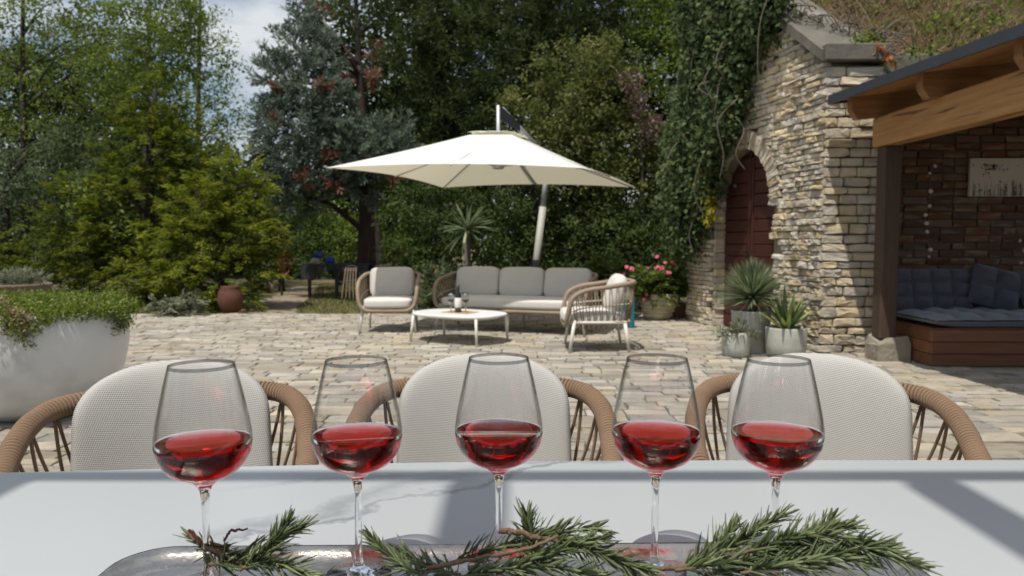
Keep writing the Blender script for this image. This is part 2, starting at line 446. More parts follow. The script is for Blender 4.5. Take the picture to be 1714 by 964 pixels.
def marble_mat():
    m = bpy.data.materials.new('white_marble_top')
    n, l, out = nodes_of(m)
    b = n.new('ShaderNodeBsdfPrincipled')
    b.inputs['Roughness'].default_value = 0.24
    b.inputs['Specular IOR Level'].default_value = 0.5
    l.new(b.outputs['BSDF'], out.inputs['Surface'])
    t = n.new('ShaderNodeTexCoord')
    no = n.new('ShaderNodeTexNoise'); no.inputs['Scale'].default_value = 5.5; no.inputs['Detail'].default_value = 7
    no.inputs['Roughness'].default_value = 0.62
    l.new(t.outputs['Object'], no.inputs['Vector'])
    sub = n.new('ShaderNodeVectorMath'); sub.operation = 'SUBTRACT'; sub.inputs[1].default_value = (0.5, 0.5, 0.5)
    l.new(no.outputs['Color'], sub.inputs[0])
    scl = n.new('ShaderNodeVectorMath'); scl.operation = 'SCALE'; scl.inputs['Scale'].default_value = 0.22
    l.new(sub.outputs[0], scl.inputs[0])
    add = n.new('ShaderNodeVectorMath'); add.operation = 'ADD'
    l.new(t.outputs['Object'], add.inputs[0]); l.new(scl.outputs[0], add.inputs[1])
    sp = n.new('ShaderNodeSeparateXYZ'); l.new(add.outputs[0], sp.inputs[0])
    def mth(op, a, bb=None, c=None):
        q = n.new('ShaderNodeMath'); q.operation = op
        for i, v in enumerate((a, bb, c)):
            if v is None: continue
            if isinstance(v, (int, float)): q.inputs[i].default_value = v
            else: l.new(v, q.inputs[i])
        return q.outputs[0]
    def vein(a, c, width, soft):
        # distance to the line y = a*x + c
        d = mth('ABSOLUTE', mth('SUBTRACT', sp.outputs['Y'], mth('MULTIPLY_ADD', sp.outputs['X'], a, c)))
        mr = n.new('ShaderNodeMapRange'); mr.inputs['From Min'].default_value = width
        mr.inputs['From Max'].default_value = width + soft
        mr.inputs['To Min'].default_value = 1; mr.inputs['To Max'].default_value = 0
        l.new(d, mr.inputs['Value'])
        return mr.outputs[0]
    v1 = mth('MULTIPLY', vein(0.95, 1.345, 0.0, 0.055), 0.5)
    v2 = mth('MULTIPLY', vein(0.80, 1.255, 0.0, 0.016), 0.7)
    v3 = mth('MULTIPLY', vein(0.22, 1.30, 0.0, 0.02), 0.45)
    v4 = mth('MULTIPLY', vein(-0.5, 0.15, 0.0, 0.03), 0.5)
    n2 = n.new('ShaderNodeTexNoise'); n2.inputs['Scale'].default_value = 3.2; n2.inputs['Detail'].default_value = 5
    l.new(t.outputs['Object'], n2.inputs['Vector'])
    mk = n.new('ShaderNodeMapRange'); mk.inputs['From Min'].default_value = 0.42; mk.inputs['From Max'].default_value = 0.6
    l.new(n2.outputs['Fac'], mk.inputs['Value'])
    # veins run only through the middle of the slab
    xs = n.new('ShaderNodeSeparateXYZ'); l.new(t.outputs['Object'], xs.inputs[0])
    band = n.new('ShaderNodeMapRange'); band.inputs['From Min'].default_value = 0.30; band.inputs['From Max'].default_value = 0.42
    band.inputs['To Min'].default_value = 1; band.inputs['To Max'].default_value = 0
    l.new(mth('ABSOLUTE', mth('ADD', xs.outputs['X'], 0.06)), band.inputs['Value'])
    tot = mth('MULTIPLY', mth('MAXIMUM', mth('MAXIMUM', v1, v2), mth('MAXIMUM', v3, v4)), band.outputs[0])
    tot = mth('MULTIPLY', tot, mth('MULTIPLY_ADD', mk.outputs[0], 0.6, 0.4))
    mix = n.new('ShaderNodeMix'); mix.data_type = 'RGBA'
    mix.inputs['A'].default_value = (0.385, 0.40, 0.405, 1); mix.inputs['B'].default_value = (0.12, 0.13, 0.14, 1)
    l.new(tot, mix.inputs['Factor']); l.new(mix.outputs['Result'], b.inputs['Base Color'])
    return m
M['marble'] = marble_mat()

M['lf_birch'] = leaf_mat('leaf_birch', (0.075, 0.11, 0.028), (0.14, 0.18, 0.046), (0.23, 0.265, 0.075), 0.52, 0.7, 0.15)
M['lf_grey'] = leaf_mat('leaf_greygreen', (0.06, 0.085, 0.045), (0.10, 0.135, 0.07), (0.165, 0.20, 0.11), 0.45, 0.8, 0.1)
M['lf_light'] = leaf_mat('leaf_light', (0.085, 0.13, 0.025), (0.16, 0.22, 0.045), (0.27, 0.33, 0.08), 0.5)
M['lf_yew'] = leaf_mat('leaf_yew', (0.04, 0.062, 0.012), (0.095, 0.12, 0.02), (0.19, 0.20, 0.034), 0.45, 0.8, 0.1)
M['lf_gold'] = leaf_mat('leaf_gold', (0.06, 0.085, 0.014), (0.15, 0.175, 0.028), (0.26, 0.275, 0.05), 0.48, 0.8, 0.1)
M['lf_seq'] = leaf_mat('leaf_sequoia', (0.06, 0.085, 0.065), (0.125, 0.16, 0.12), (0.22, 0.265, 0.205), 0.3, 0.7, 0.15)
M['lf_dead'] = leaf_mat('leaf_dead', (0.11, 0.055, 0.04), (0.20, 0.10, 0.072), (0.29, 0.16, 0.12), 0.3, 0.8, 0.1)
M['lf_pine'] = leaf_mat('leaf_pine', (0.020, 0.032, 0.011), (0.046, 0.066, 0.021), (0.098, 0.118, 0.036), 0.3, 0.7, 0.15)
M['lf_broad'] = leaf_mat('leaf_broad', (0.06, 0.08, 0.024), (0.115, 0.135, 0.04), (0.20, 0.205, 0.07), 0.4, 0.6, 0.15)
M['lf_laurel'] = leaf_mat('leaf_laurel', (0.026, 0.045, 0.014), (0.05, 0.078, 0.022), (0.10, 0.135, 0.04), 0.35, 0.7, 0.12)
M['lf_purple'] = leaf_mat('leaf_withered', (0.07, 0.045, 0.04), (0.15, 0.095, 0.085), (0.26, 0.17, 0.15), 0.3)
M['lf_ivy'] = leaf_mat('leaf_ivy', (0.026, 0.046, 0.02), (0.062, 0.094, 0.036), (0.135, 0.168, 0.06), 0.3, 0.6, 0.15)
M['lf_yellow'] = leaf_mat('leaf_yellow', (0.20, 0.19, 0.02), (0.32, 0.29, 0.03), (0.42, 0.36, 0.05), 0.45)
M['lf_orange'] = leaf_mat('leaf_orange', (0.30, 0.09, 0.03), (0.44, 0.15, 0.05), (0.5, 0.22, 0.08), 0.4)
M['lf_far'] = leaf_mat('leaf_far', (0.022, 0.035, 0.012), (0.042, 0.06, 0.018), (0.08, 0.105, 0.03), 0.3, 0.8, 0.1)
M['lf_sunny'] = leaf_mat('leaf_sunny', (0.065, 0.10, 0.016), (0.115, 0.165, 0.03), (0.19, 0.25, 0.055), 0.5, 0.7, 0.15)
M['lf_sedum'] = leaf_mat('leaf_sedum', (0.05, 0.085, 0.012), (0.125, 0.17, 0.025), (0.24, 0.27, 0.05), 0.35)
M['lf_sage'] = leaf_mat('leaf_sage', (0.11, 0.12, 0.075), (0.19, 0.205, 0.13), (0.30, 0.315, 0.22), 0.3)
M['lf_oleander'] = leaf_mat('leaf_oleander', (0.04, 0.075, 0.015), (0.10, 0.145, 0.03), (0.20, 0.24, 0.06), 0.35)
M['lf_red'] = leaf_mat('leaf_red', (0.07, 0.025, 0.018), (0.13, 0.042, 0.03), (0.2, 0.07, 0.045), 0.3)
M['lf_blade'] = leaf_mat('leaf_blade', (0.075, 0.11, 0.06), (0.17, 0.22, 0.12), (0.32, 0.37, 0.21), 0.3, 0.5, 0.3)
M['lf_yucca'] = leaf_mat('leaf_yucca', (0.055, 0.09, 0.035), (0.13, 0.185, 0.07), (0.36, 0.41, 0.14), 0.25, 0.4, 0.45)
M['lf_rosemary'] = leaf_mat('leaf_rosemary', (0.04, 0.06, 0.02), (0.095, 0.13, 0.045), (0.22, 0.255, 0.125), 0.18, 0.42, 0.5)
M['lf_grass'] = leaf_mat('leaf_grass', (0.06, 0.075, 0.02), (0.13, 0.14, 0.04), (0.26, 0.22, 0.09), 0.3)
M['lf_hay'] = leaf_mat('leaf_hay', (0.16, 0.11, 0.06), (0.30, 0.22, 0.13), (0.46, 0.36, 0.23), 0.3)

# ------------------------------------------------------------------ mesh helpers
def link(name, me, mat, parent=None, loc=None, rot=None, scale=None):
    o = bpy.data.objects.new(name, me)
    col.objects.link(o)
    if mat is not None and not me.materials:
        me.materials.append(mat)
    if parent is not None:
        o.parent = parent
    if loc is not None: o.location = loc
    if rot is not None: o.rotation_euler = rot
    if scale is not None: o.scale = scale
    return o

def tag(o, label=None, cat=None, group=None, kind=None):
    if label: o['label'] = label
    if cat: o['category'] = cat
    if group: o['group'] = group
    if kind: o['kind'] = kind
    return o

def empty(name, loc, rz=0.0, label=None, cat=None, group=None, kind=None):
    o = bpy.data.objects.new(name, None)
    col.objects.link(o)
    o.empty_display_size = 0.1
    o.location = loc
    o.rotation_euler = (0, 0, rz)
    return tag(o, label, cat, group, kind)

def copy_tree(o, parent=None):
    c = o.copy()
    col.objects.link(c)
    c.parent = parent
    for ch in list(o.children):
        copy_tree(ch, c)
    return c

class MB:
    def __init__(self):
        self.v, self.f, self.attr = [], [], []
    def add(self, vs, fs, at=None):
        b = len(self.v)
        self.v.extend([tuple(map(float, p)) for p in vs])
        self.f.extend([tuple(i + b for i in q) for q in fs])
        self.attr.extend(at if at is not None else [0.0] * len(vs))
        return self
    def box(self, c, s, rz=0.0, bev=0.0):
        cx, cy_, cz = c
        hx, hy, hz = s[0] / 2, s[1] / 2, s[2] / 2
        ca, sa = math.cos(rz), math.sin(rz)
        def T(x, y, z): return (cx + x * ca - y * sa, cy_ + x * sa + y * ca, cz + z)
        if bev <= 0:
            vs = [T(x, y, z) for x in (-hx, hx) for y in (-hy, hy) for z in (-hz, hz)]
            fs = [(0, 1, 3, 2), (4, 6, 7, 5), (0, 4, 5, 1), (2, 3, 7, 6), (0, 2, 6, 4), (1, 5, 7, 3)]
            return self.add(vs, fs)
        b = min(bev, hx * 0.9, hy * 0.9, hz * 0.9)
        rings = []
        for z, ins in ((-hz, b), (-hz + b, 0), (hz - b, 0), (hz, b)):
            r = []
            X, Y = hx - ins, hy - ins
            for sx, sy in ((1, 1), (-1, 1), (-1, -1), (1, -1)):
                if sx * sy > 0: r += [(sx * X, sy * (Y - b), z), (sx * (X - b), sy * Y, z)]
                else: r += [(sx * (X - b), sy * Y, z), (sx * X, sy * (Y - b), z)]
            rings.append(r)
        vs = [T(*p) for r in rings for p in r]
        fs = []
        for k in range(3):
            for i in range(8):
                j = (i + 1) % 8
                fs.append((k * 8 + i, k * 8 + j, k * 8 + 8 + j, k * 8 + 8 + i))
        fs.append(tuple(reversed(range(8))))
        fs.append(tuple(range(24, 32)))
        return self.add(vs, fs)
    def tube(self, pts, rad, n=8, caps=True, closed=False, twist=0.0):
        pts = [Vector(p) for p in pts]
        m = len(pts)
        if not hasattr(rad, '__len__'): rad = [rad] * m
        prev = None
        vs, fs, at = [], [], []
        length = 0.0
        for i in range(m):
            if closed: t = pts[(i + 1) % m] - pts[i - 1]
            else: t = pts[min(i + 1, m - 1)] - pts[max(i - 1, 0)]
            t.normalize()
            if prev is None:
                a = Vector((0, 0, 1)) if abs(t.z) < 0.9 else Vector((1, 0, 0))
                prev = (a - t * a.dot(t)).normalized()
            else:
                prev = (prev - t * prev.dot(t))
                if prev.length < 1e-6: prev = Vector((1, 0, 0))
                prev.normalize()
            bn = t.cross(prev)
            if i: length += (pts[i] - pts[i - 1]).length
            for k in range(n):
                a = 2 * math.pi * k / n
                vs.append(pts[i] + (prev * math.cos(a) + bn * math.sin(a)) * rad[i])
                at.append(length * twist + 2 * a)
        for i in range(m if closed else m - 1):
            i2 = (i + 1) % m
            for k in range(n):
                k2 = (k + 1) % n
                fs.append((i * n + k, i * n + k2, i2 * n + k2, i2 * n + k))
        if caps and not closed:
            fs.append(tuple(reversed(range(n))))
            fs.append(tuple(range((m - 1) * n, m * n)))
        return self.add(vs, fs, at)
    def lathe(self, prof, n=32, c=(0, 0, 0), closed=False):
        vs, fs = [], []
        for (r, z) in prof:
            r = max(r, 0.00001)
            for k in range(n):
                a = 2 * math.pi * k / n
                vs.append((c[0] + r * math.cos(a), c[1] + r * math.sin(a), c[2] + z))
        m = len(prof)
        for i in range(m if closed else m - 1):
            i2 = (i + 1) % m
            for k in range(n):
                k2 = (k + 1) % n
                fs.append((i * n + k, i * n + k2, i2 * n + k2, i2 * n + k))
        return self.add(vs, fs)
    def grid(self, fn, nu, nv):
        vs = [fn(i / nu, j / nv) for j in range(nv + 1) for i in range(nu + 1)]
        fs = [(j * (nu + 1) + i, j * (nu + 1) + i + 1, (j + 1) * (nu + 1) + i + 1, (j + 1) * (nu + 1) + i)
              for j in range(nv) for i in range(nu)]
        return self.add(vs, fs)
    def mesh(self, name, smooth=False, strand=False):
        me = bpy.data.meshes.new(name)
        me.from_pydata(self.v, [], self.f)
        if strand:
            a = me.attributes.new('strand', 'FLOAT', 'POINT')
            a.data.foreach_set('value', np.array(self.attr, dtype=np.float32))
        if smooth:
            me.polygons.foreach_set('use_smooth', [True] * len(me.polygons))
        me.update()
        return me
    def build(self, name, mat, parent=None, smooth=False, strand=False, **kw):
        return link(name, self.mesh(name, smooth, strand), mat, parent, **kw)

def bez(pts, n=8):
    """smooth curve (Catmull-Rom) through the points"""
    p = [Vector(q) for q in pts]
    p = [p[0] * 2 - p[1]] + p + [p[-1] * 2 - p[-2]]
    out = []
    for i in range(1, len(p) - 2):
        for k in range(n):
            t = k / n
            a, b, c, d = p[i - 1], p[i], p[i + 1], p[i + 2]
            out.append(0.5 * ((2 * b) + (c - a) * t + (2 * a - 5 * b + 4 * c - d) * t * t + (3 * b - a - 3 * c + d) * t ** 3))
    out.append(p[-2].copy())
    return out

def superbox(w, d, h, p=5.0, n=8, puff=0.0, wob=0.0, seed=0):
    """soft cushion block centred on the origin"""
    rng = np.random.default_rng(seed)
    ph = rng.uniform(0, 6.28, 6)
    mb = MB()
    def face(ax, sgn):
        def fn(a, b):
            q = [0, 0, 0]
            q[ax] = sgn
            q[(ax + 1) % 3] = (a * 2 - 1) * (1 if sgn > 0 else -1)
            q[(ax + 2) % 3] = b * 2 - 1
            q = np.array(q, float)
            q = np.sign(q) * np.abs(np.sin(np.abs(q) * math.pi / 2))
            L = (np.abs(q) ** p).sum() ** (1 / p)
            q = q / L
            s = np.array([w, d, h]) / 2
            k = 1 + puff * (1 - min(1, (q[0] ** 2))) * (1 - min(1, q[2] ** 2)) if d < w and d < h else 1 + puff * (1 - q[0] ** 2) * (1 - q[1] ** 2)
            o = q * s
            if d < w and d < h: o[1] *= k
            else: o[2] *= k
            if wob:
                o += wob * np.array([math.sin(9 * o[1] + 7 * o[2] + ph[0]), math.sin(8 * o[0] + 5 * o[2] + ph[1]), math.sin(8 * o[0] + 6 * o[1] + ph[2])])
            return o
        mb.grid(fn, n, n)
    for ax in range(3):
        for s in (1, -1): face(ax, s)
    me = mb.mesh('cushion', True)
    import bmesh
    bm = bmesh.new(); bm.from_mesh(me)
    bmesh.ops.remove_doubles(bm, verts=bm.verts, dist=0.0006)
    bmesh.ops.recalc_face_normals(bm, faces=bm.faces)
    bm.to_mesh(me); bm.free()
    me.polygons.foreach_set('use_smooth', [True] * len(me.polygons))
    return me

# ---- leaves: many small faces in one mesh, every face with its own tint
def leaf_object(name, mat, parent, pos, tan, nor, length, width, tint, fold=True):
    N = len(pos)
    tan = tan / (np.linalg.norm(tan, axis=1, keepdims=True) + 1e-9)
    nor = nor - tan * (nor * tan).sum(1, keepdims=True)
    nor = nor / (np.linalg.norm(nor, axis=1, keepdims=True) + 1e-9)
    bi = np.cross(tan, nor)
    L = np.asarray(length).reshape(-1, 1); W = np.asarray(width).reshape(-1, 1)
    V = np.empty((N, 4, 3), np.float32)
    V[:, 0] = pos
    V[:, 1] = pos + tan * L * 0.45 + bi * W * 0.5 + nor * W * 0.12
    V[:, 2] = pos + tan * L - nor * L * 0.10
    V[:, 3] = pos + tan * L * 0.45 - bi * W * 0.5 + nor * W * 0.12
    me = bpy.data.meshes.new(name)
    me.vertices.add(N * 4)
    me.vertices.foreach_set('co', V.reshape(-1))
    me.loops.add(N * 4)
    me.loops.foreach_set('vertex_index', np.arange(N * 4, dtype=np.int32))
    me.polygons.add(N)
    me.polygons.foreach_set('loop_start', np.arange(0, N * 4, 4, dtype=np.int32))
    me.polygons.foreach_set('loop_total', np.full(N, 4, np.int32))
    a = me.attributes.new('tint', 'FLOAT', 'POINT')
    a.data.foreach_set('value', np.repeat(np.clip(tint, 0, 1), 4).astype(np.float32))
    me.update(calc_edges=True)
    return link(name, me, mat, parent)

def unit(n):
    v = RNG.normal(size=(n, 3))
    return v / np.linalg.norm(v, axis=1, keepdims=True)

def blob(u, v, ru, rv, Y, ry=None):
    c = P(u, v, Y)
    k = Y / FPX
    return (c, np.array([ru * k, (ry if ry else 0.5 * (ru + rv) * k), rv * k]))

def foliage(blobs, style, dens=1.0, leaf=0.08, clump=0.22, inner=0.45, per=22, tips=0.0):
    """leaf positions, directions and tints for a crown made of uneven clumps"""
    pos, tan, nor, ln, wd, ti = [], [], [], [], [], []
    if style == 'broad': leaf, per = leaf * .86, int(per * 1.3)
    if style == 'needle': leaf, per = leaf * .8, int(per * 1.45)
    for (c, r) in blobs:
        rm = (r[0] * r[1] * r[2]) ** (1 / 3)
        area = 4 * math.pi * rm * rm
        ncl = max(6, int(dens * area / (clump * clump) * 0.62))
        d = unit(ncl)
        rad = inner + (1 - inner) * RNG.random(ncl) ** 0.5
        rad *= 1 + 0.20 * np.sin(d[:, 0] * 5 + c[0] * 3) * np.cos(d[:, 2] * 6 + c[2] * 2)
        rad *= RNG.normal(1.0, 0.09, ncl)
        cc = c + d * r * rad[:, None]
        ct = RNG.random(ncl)
        out = d * 0.8 + np.array([0, 0, 0.35])
        if style == 'plume':       # sequoia: upswept plumes of fine sprays
            ax = out + unit(ncl) * 0.35
            ax /= np.linalg.norm(ax, axis=1, keepdims=True)
            k = np.repeat(np.arange(ncl), per)
            s = RNG.random(len(k))
            side = unit(len(k))
            p = cc[k] + ax[k] * (s[:, None] - 0.5) * clump * 1.6 + side * clump * 0.10
            t = ax[k] * 0.9 + side * 0.75
            n_ = unit(len(k))
            L = leaf * RNG.uniform(0.7, 1.3, len(k)); W = L * 0.24
            tint = 0.55 * ct[k] + 0.25 * RNG.random(len(k)) + 0.22 * s
        elif style == 'spray':     # yew: flat drooping sprays
            ax = d * np.array([1, 1, 0.25]) + unit(ncl) * 0.45 + np.array([0, 0, 0.12])
            ax /= np.linalg.norm(ax, axis=1, keepdims=True)
            k = np.repeat(np.arange(ncl), per)
            s = RNG.random(len(k))
            sd = np.cross(ax, np.array([0, 0, 1.0]))
            sgn = np.where(RNG.random(len(k)) < 0.5, -1, 1)[:, None]
            p = cc[k] + ax[k] * (s[:, None] - 0.4) * clump * 2.0 + unit(len(k)) * clump * 0.22 + np.array([0, 0, -0.25]) * (s[:, None] ** 2) * clump
            t = ax[k] * 0.85 + sd[k] * sgn * 0.75 + unit(len(k)) * 0.3 + np.array([0, 0, -0.12])
            n_ = np.array([0, 0, 1.0]) + unit(len(k)) * 0.7
            L = leaf * RNG.uniform(0.6, 1.4, len(k)); W = L * 0.30
            tint = 0.45 * ct[k] + 0.2 * RNG.random(len(k)) + 0.4 * s ** 2
        elif style == 'needle':    # pine: round brushes of needles
            k = np.repeat(np.arange(ncl), per)
            side = unit(len(k))
            ax = out / np.linalg.norm(out, axis=1, keepdims=True)
            p = cc[k] + side * clump * 0.16 + ax[k] * (RNG.random(len(k))[:, None] - 0.5) * clump
            t = side + ax[k] * 0.7
            n_ = unit(len(k))
            L = leaf * RNG.uniform(0.7, 1.3, len(k)); W = L * 0.17
            tint = 0.75 * ct[k] + 0.25 * RNG.random(len(k))
        else:                      # broad leaves
            k = np.repeat(np.arange(ncl), per)
            p = cc[k] + RNG.normal(size=(len(k), 3)) * clump * np.array([0.42, 0.42, 0.30])
            t = unit(len(k)) + d[k] * 0.5 + np.array([0, 0, -0.35])
            n_ = out[k] * 0.8 + np.array([0, 0, 0.5]) + unit(len(k)) * 0.8
            L = leaf * RNG.uniform(0.65, 1.35, len(k)); W = L * RNG.uniform(0.42, 0.62, len(k))
            tint = 0.72 * ct[k] + 0.28 * RNG.random(len(k))
        pos.append(p); tan.append(t); nor.append(n_); ln.append(L); wd.append(W); ti.append(tint)
    return [np.concatenate(x) for x in (pos, tan, nor, ln, wd, ti)]

def tree(name, label, cat, trunk, blobs, mat, style='broad', leaf=0.08, clump=0.22, dens=1.0, per=22, inner=0.45,
         bark='bark', tr=0.12, group=None, dead=None, limbs=1.0, part='crown'):
    base = Vector(trunk[0])
    root = empty(name, base, 0, label, cat, group)
    off = np.array(base)
    pts = bez([Vector(p) - base for p in trunk], 6)
    mb = MB()
    n = len(pts)
    mb.tube(pts, [tr * (1.25 - 0.2 * min(1, i / 4) - 0.85 * i / n) for i in range(n)], 10)
    mb.build('trunk', M[bark], root, True)
    if limbs > 0:
        for (c, r) in blobs:
            if random.random() > limbs: continue
            tgt = Vector(c) - base
            best = min(pts, key=lambda q: abs(q.z - (tgt.z - 0.35 * (tgt - q).xy.length)))
            for q in range(2):
                e = tgt + Vector((random.uniform(-.6, .6) * r[0], random.uniform(-.6, .6) * r[1], random.uniform(-.3, .7) * r[2]))
                mid = best.lerp(e, 0.5) + Vector((random.uniform(-.1, .1), random.uniform(-.1, .1), 0.12 * (e - best).length))
                path = bez([best, mid, e], 4)
                lb = MB()
                lb.tube(path, [max(0.005, tr * 0.27 * (1 - 0.88 * i / len(path))) for i in range(len(path))], 5)
                lb.build('limb', M[bark], root, True)
    bl = [(c - off, r) for (c, r) in blobs]
    leaf_object(part, M[mat], root, *foliage(bl, style, dens, leaf, clump, inner, per))
    if dead:
        dl = [(c - off, r) for (c, r) in dead]
        leaf_object('dead_foliage', M['lf_dead'], root, *foliage(dl, style, 1.0, leaf, clump * 0.8, 0.1, per))
    return root

# =================================================================== THE SETTING
def sheet(name, mat, pts, z, kind='structure'):
    me = bpy.data.meshes.new(name)
    me.from_pydata([(x, y, z) for x, y in pts], [], [tuple(range(len(pts)))])
    return tag(link(name, me, M[mat]), kind=kind)

sheet('ground', 'ground', [(-400, -400), (400, -400), (400, 400), (-400, 400)], -0.06)
sheet('lawn', 'lawn', [(-9, 11.5), (1.2, 11.5), (1.6, 14), (0, 19), (-5, 21), (-9.5, 20)], -0.05)
sheet('path', 'path', [(-4.5, 11.6), (-3.35, 11.6), (-3.9, 13.6), (-4.3, 16.2), (-5.0, 19.5), (-5.6, 19.5), (-5.1, 16.0), (-4.9, 13.4)], -0.045)

# patio: stones laid in uneven courses on a dark bed
patio = empty('patio', (0, 0, 0), kind='structure')
bed = MB()
bed.add([(-7.5, -3, -0.016), (7.5, -3, -0.016), (7.5, 11.75, -0.016), (-7.5, 11.75, -0.016)], [(0, 1, 2, 3)])
bed.build('bedding', M['joint'], patio)

def stone_unit(seed, cut=0.16, bulge=0.35, n=8, rough=1.0):
    """irregular block, 1 x 1 x 1, face towards +Z, back at z = 0"""
    rng = np.random.default_rng(seed)
    base = []
    for sx, sy in ((1, 1), (-1, 1), (-1, -1), (1, -1)):
        a = cut * rng.uniform(0.25, 1.3); b = cut * rng.uniform(0.25, 1.3)
        if sx * sy > 0: base += [(sx * .5, sy * (.5 - b)), (sx * (.5 - a), sy * .5)]
        else: base += [(sx * (.5 - a), sy * .5), (sx * .5, sy * (.5 - b))]
    base = np.array(base) + rng.uniform(-0.035, 0.035, (8, 2))
    v = [(x, y, 0) for x, y in base]
    v += [(x * 1.0, y * 1.0, 1 - bulge + rng.uniform(-.12, .08) * rough) for x, y in base]
    v += [(x * rng.uniform(.86, .96), y * rng.uniform(.80, .93), 1 + rng.uniform(-.20, .12) * rough) for x, y in base]
    v += [(rng.uniform(-.1, .1), rng.uniform(-.1, .1), 1 + rng.uniform(-.12, .10) * rough)]
    f = []
    for k in range(2):
        for i in range(8):
            j = (i + 1) % 8
            f.append((k * 8 + i, k * 8 + j, k * 8 + 8 + j, k * 8 + 8 + i))
    for i in range(8):
        f.append((16 + i, 16 + (i + 1) % 8, 24))
    return np.array(v, float), f

def unit_mesh(name, U, mat, smooth=False):
    me = bpy.data.meshes.new(name)
    me.from_pydata([tuple(p) for p in U[0]], [], U[1])
    if smooth: me.polygons.foreach_set('use_smooth', [True] * len(me.polygons))
    me.materials.append(M[mat])
    return me

def place_stones(items, units, meshes, frame, name, mat, parent, limit, stuff_name):
    """items: (s, t, w, h, depth, angle, rank). frame: origin, s-axis, t-axis, normal. The best-ranked become objects."""
    O, S, T, Nn = frame
    rotm = Matrix((S, T, Nn)).transposed()
    items = sorted(items, key=lambda q: q[6])
    rest = MB()
    for i, (s, t, w, h, dp, ang, rk) in enumerate(items):
        k = random.randrange(len(units))
        fl = random.choice((0, 1))
        pos = O + S * s + T * t
        if i < limit:
            o = link(name, meshes[k], None, parent)
            o.location = pos
            o.rotation_euler = (rotm @ Matrix.Rotation(ang + math.pi * fl, 3, 'Z')).to_euler()
            o.scale = (w, h, dp)
        else:
            ca, sa = math.cos(ang + math.pi * fl), math.sin(ang + math.pi * fl)
            vv = units[k][0]
            rest.add([pos + S * (x * w * ca - y * h * sa) + T * (x * w * sa + y * h * ca) + Nn * (z * dp) for x, y, z in vv], units[k][1])
    if rest.v:
        o = rest.build(stuff_name, M[mat], parent, False)
        tag(o, kind='stuff')

pv_units = [stone_unit(100 + k, 0.07, 0.16, 8, .8) for k in range(14)]
pv_mesh = [unit_mesh('paving_stone', U, 'paver') for U in pv_units]
items = []
y = 1.5
while y < 11.75:
    rowd = random.uniform(0.12, 0.20) if y < 5 else random.uniform(0.085, 0.145)
    rowd = min(rowd, 11.76 - y + 0.03)
    x = -7.4 + random.uniform(0, .3)
    while x < 7.4:
        w = (random.uniform(0.16, 0.38) if random.random() < 0.75 else random.uniform(0.36, 0.52)) * (1 if y < 5 else .8)
        cx, cyy = x + w / 2, y + rowd / 2
        half = (cyy + 0.2) * 0.72 + 0.1
        if not (cx > 3.9 and cyy > 8.2) and not (cx > 2.7 and cyy > 10.2) and abs(cx) < half + 1.6:
            vis = abs(cx) < half and cyy > 2.15
            hid = abs(cx) < half and cyy < 2.9 and (abs(cx + .08) < .26 or abs(cx + .92) < .27 or abs(cx - .86) < .27)
            rank = cyy + (0 if vis else 50) + (2.5 if hid else 0)
            items.append((cx, cyy, w - 0.012, rowd - 0.012, 0.029 + random.uniform(-.005, .006), random.uniform(-.035, .035), rank))
        x += w
    y += rowd
place_stones(items, pv_units, pv_mesh, (Vector((0, 0, -0.03)), Vector((1, 0, 0)), Vector((0, 1, 0)), Vector((0, 0, 1))),
             'paving_stone', 'paver', patio, 300, 'far_paving_stones')

# =================================================================== CELLAR FACADE (pale stone)
WA = Vector((3.17, 7.72, 0))       # corner of the facade and the pier face
WB = Vector((2.55, 10.90, 0))
WS = (WB - WA); WLEN = WS.length; WS.normalize()
WN = Vector((-WS.y, WS.x, 0))      # towards the patio
if WN.x > 0: WN = -WN
UP = Vector((0, 0, 1))
facade = empty('cellar_facade', WA, 0, 'pale rough stone facade with an arched doorway beside the roofed lounge', 'stone wall')
def wall_top(s):
    a = WLEN * 0.515
    return 2.955 + 0.69 * (s if s < a else max(0, 2 * a - s))
D0, D1 = 1.0, 2.40                  # door jambs along the wall
DC, DR = (D0 + D1) / 2, (D1 - D0) / 2
SPR = 1.55                          # spring of the arch
def in_door(s, z, grow=0.0):
    if abs(s - DC) > DR + grow: return False
    if z < SPR: return True
    return ((s - DC) / (DR + grow)) ** 2 + ((z - SPR) / (0.74 + grow)) ** 2 < 1
# core of the wall, with the doorway left open
core = MB()
CD = 0.05
def wp(s, z, d=0.0): return WS * s + UP * z + WN * d
def slab(s0, s1, zf0, zf1, n=12):
    for i in range(n):
        a, b = s0 + (s1 - s0) * i / n, s0 + (s1 - s0) * (i + 1) / n
        f = [wp(a, zf0(a), -CD), wp(b, zf0(b), -CD), wp(b, zf1(b), -CD), wp(a, zf1(a), -CD)]
        k = [wp(a, zf0(a), -.55), wp(b, zf0(b), -.55), wp(b, zf1(b), -.55), wp(a, zf1(a), -.55)]
        core.add(f + k, [(0, 1, 2, 3), (7, 6, 5, 4), (0, 4, 5, 1), (3, 2, 6, 7), (1, 5, 6, 2), (0, 3, 7, 4)])
arch = lambda s: SPR + 0.74 * math.sqrt(max(0, 1 - ((s - DC) / DR) ** 2))
slab(0.03, D0, lambda s: -0.05, wall_top, 6)
slab(D1, WLEN, lambda s: -0.05, wall_top, 6)
slab(D0, D1, arch, wall_top, 20)
core.build('wall_core', M['mortar'], facade)
# pier face turned to the camera
PX0, PX1 = 3.17, 3.76
pc = MB()
pc.box(((PX0 + PX1) / 2 + 0.03 - WA.x, 7.72 + 0.30 - WA.y, 1.44), (PX1 - PX0 - 0.04, 0.48, 2.98))
pc.build('pier_core', M['mortar'], facade)

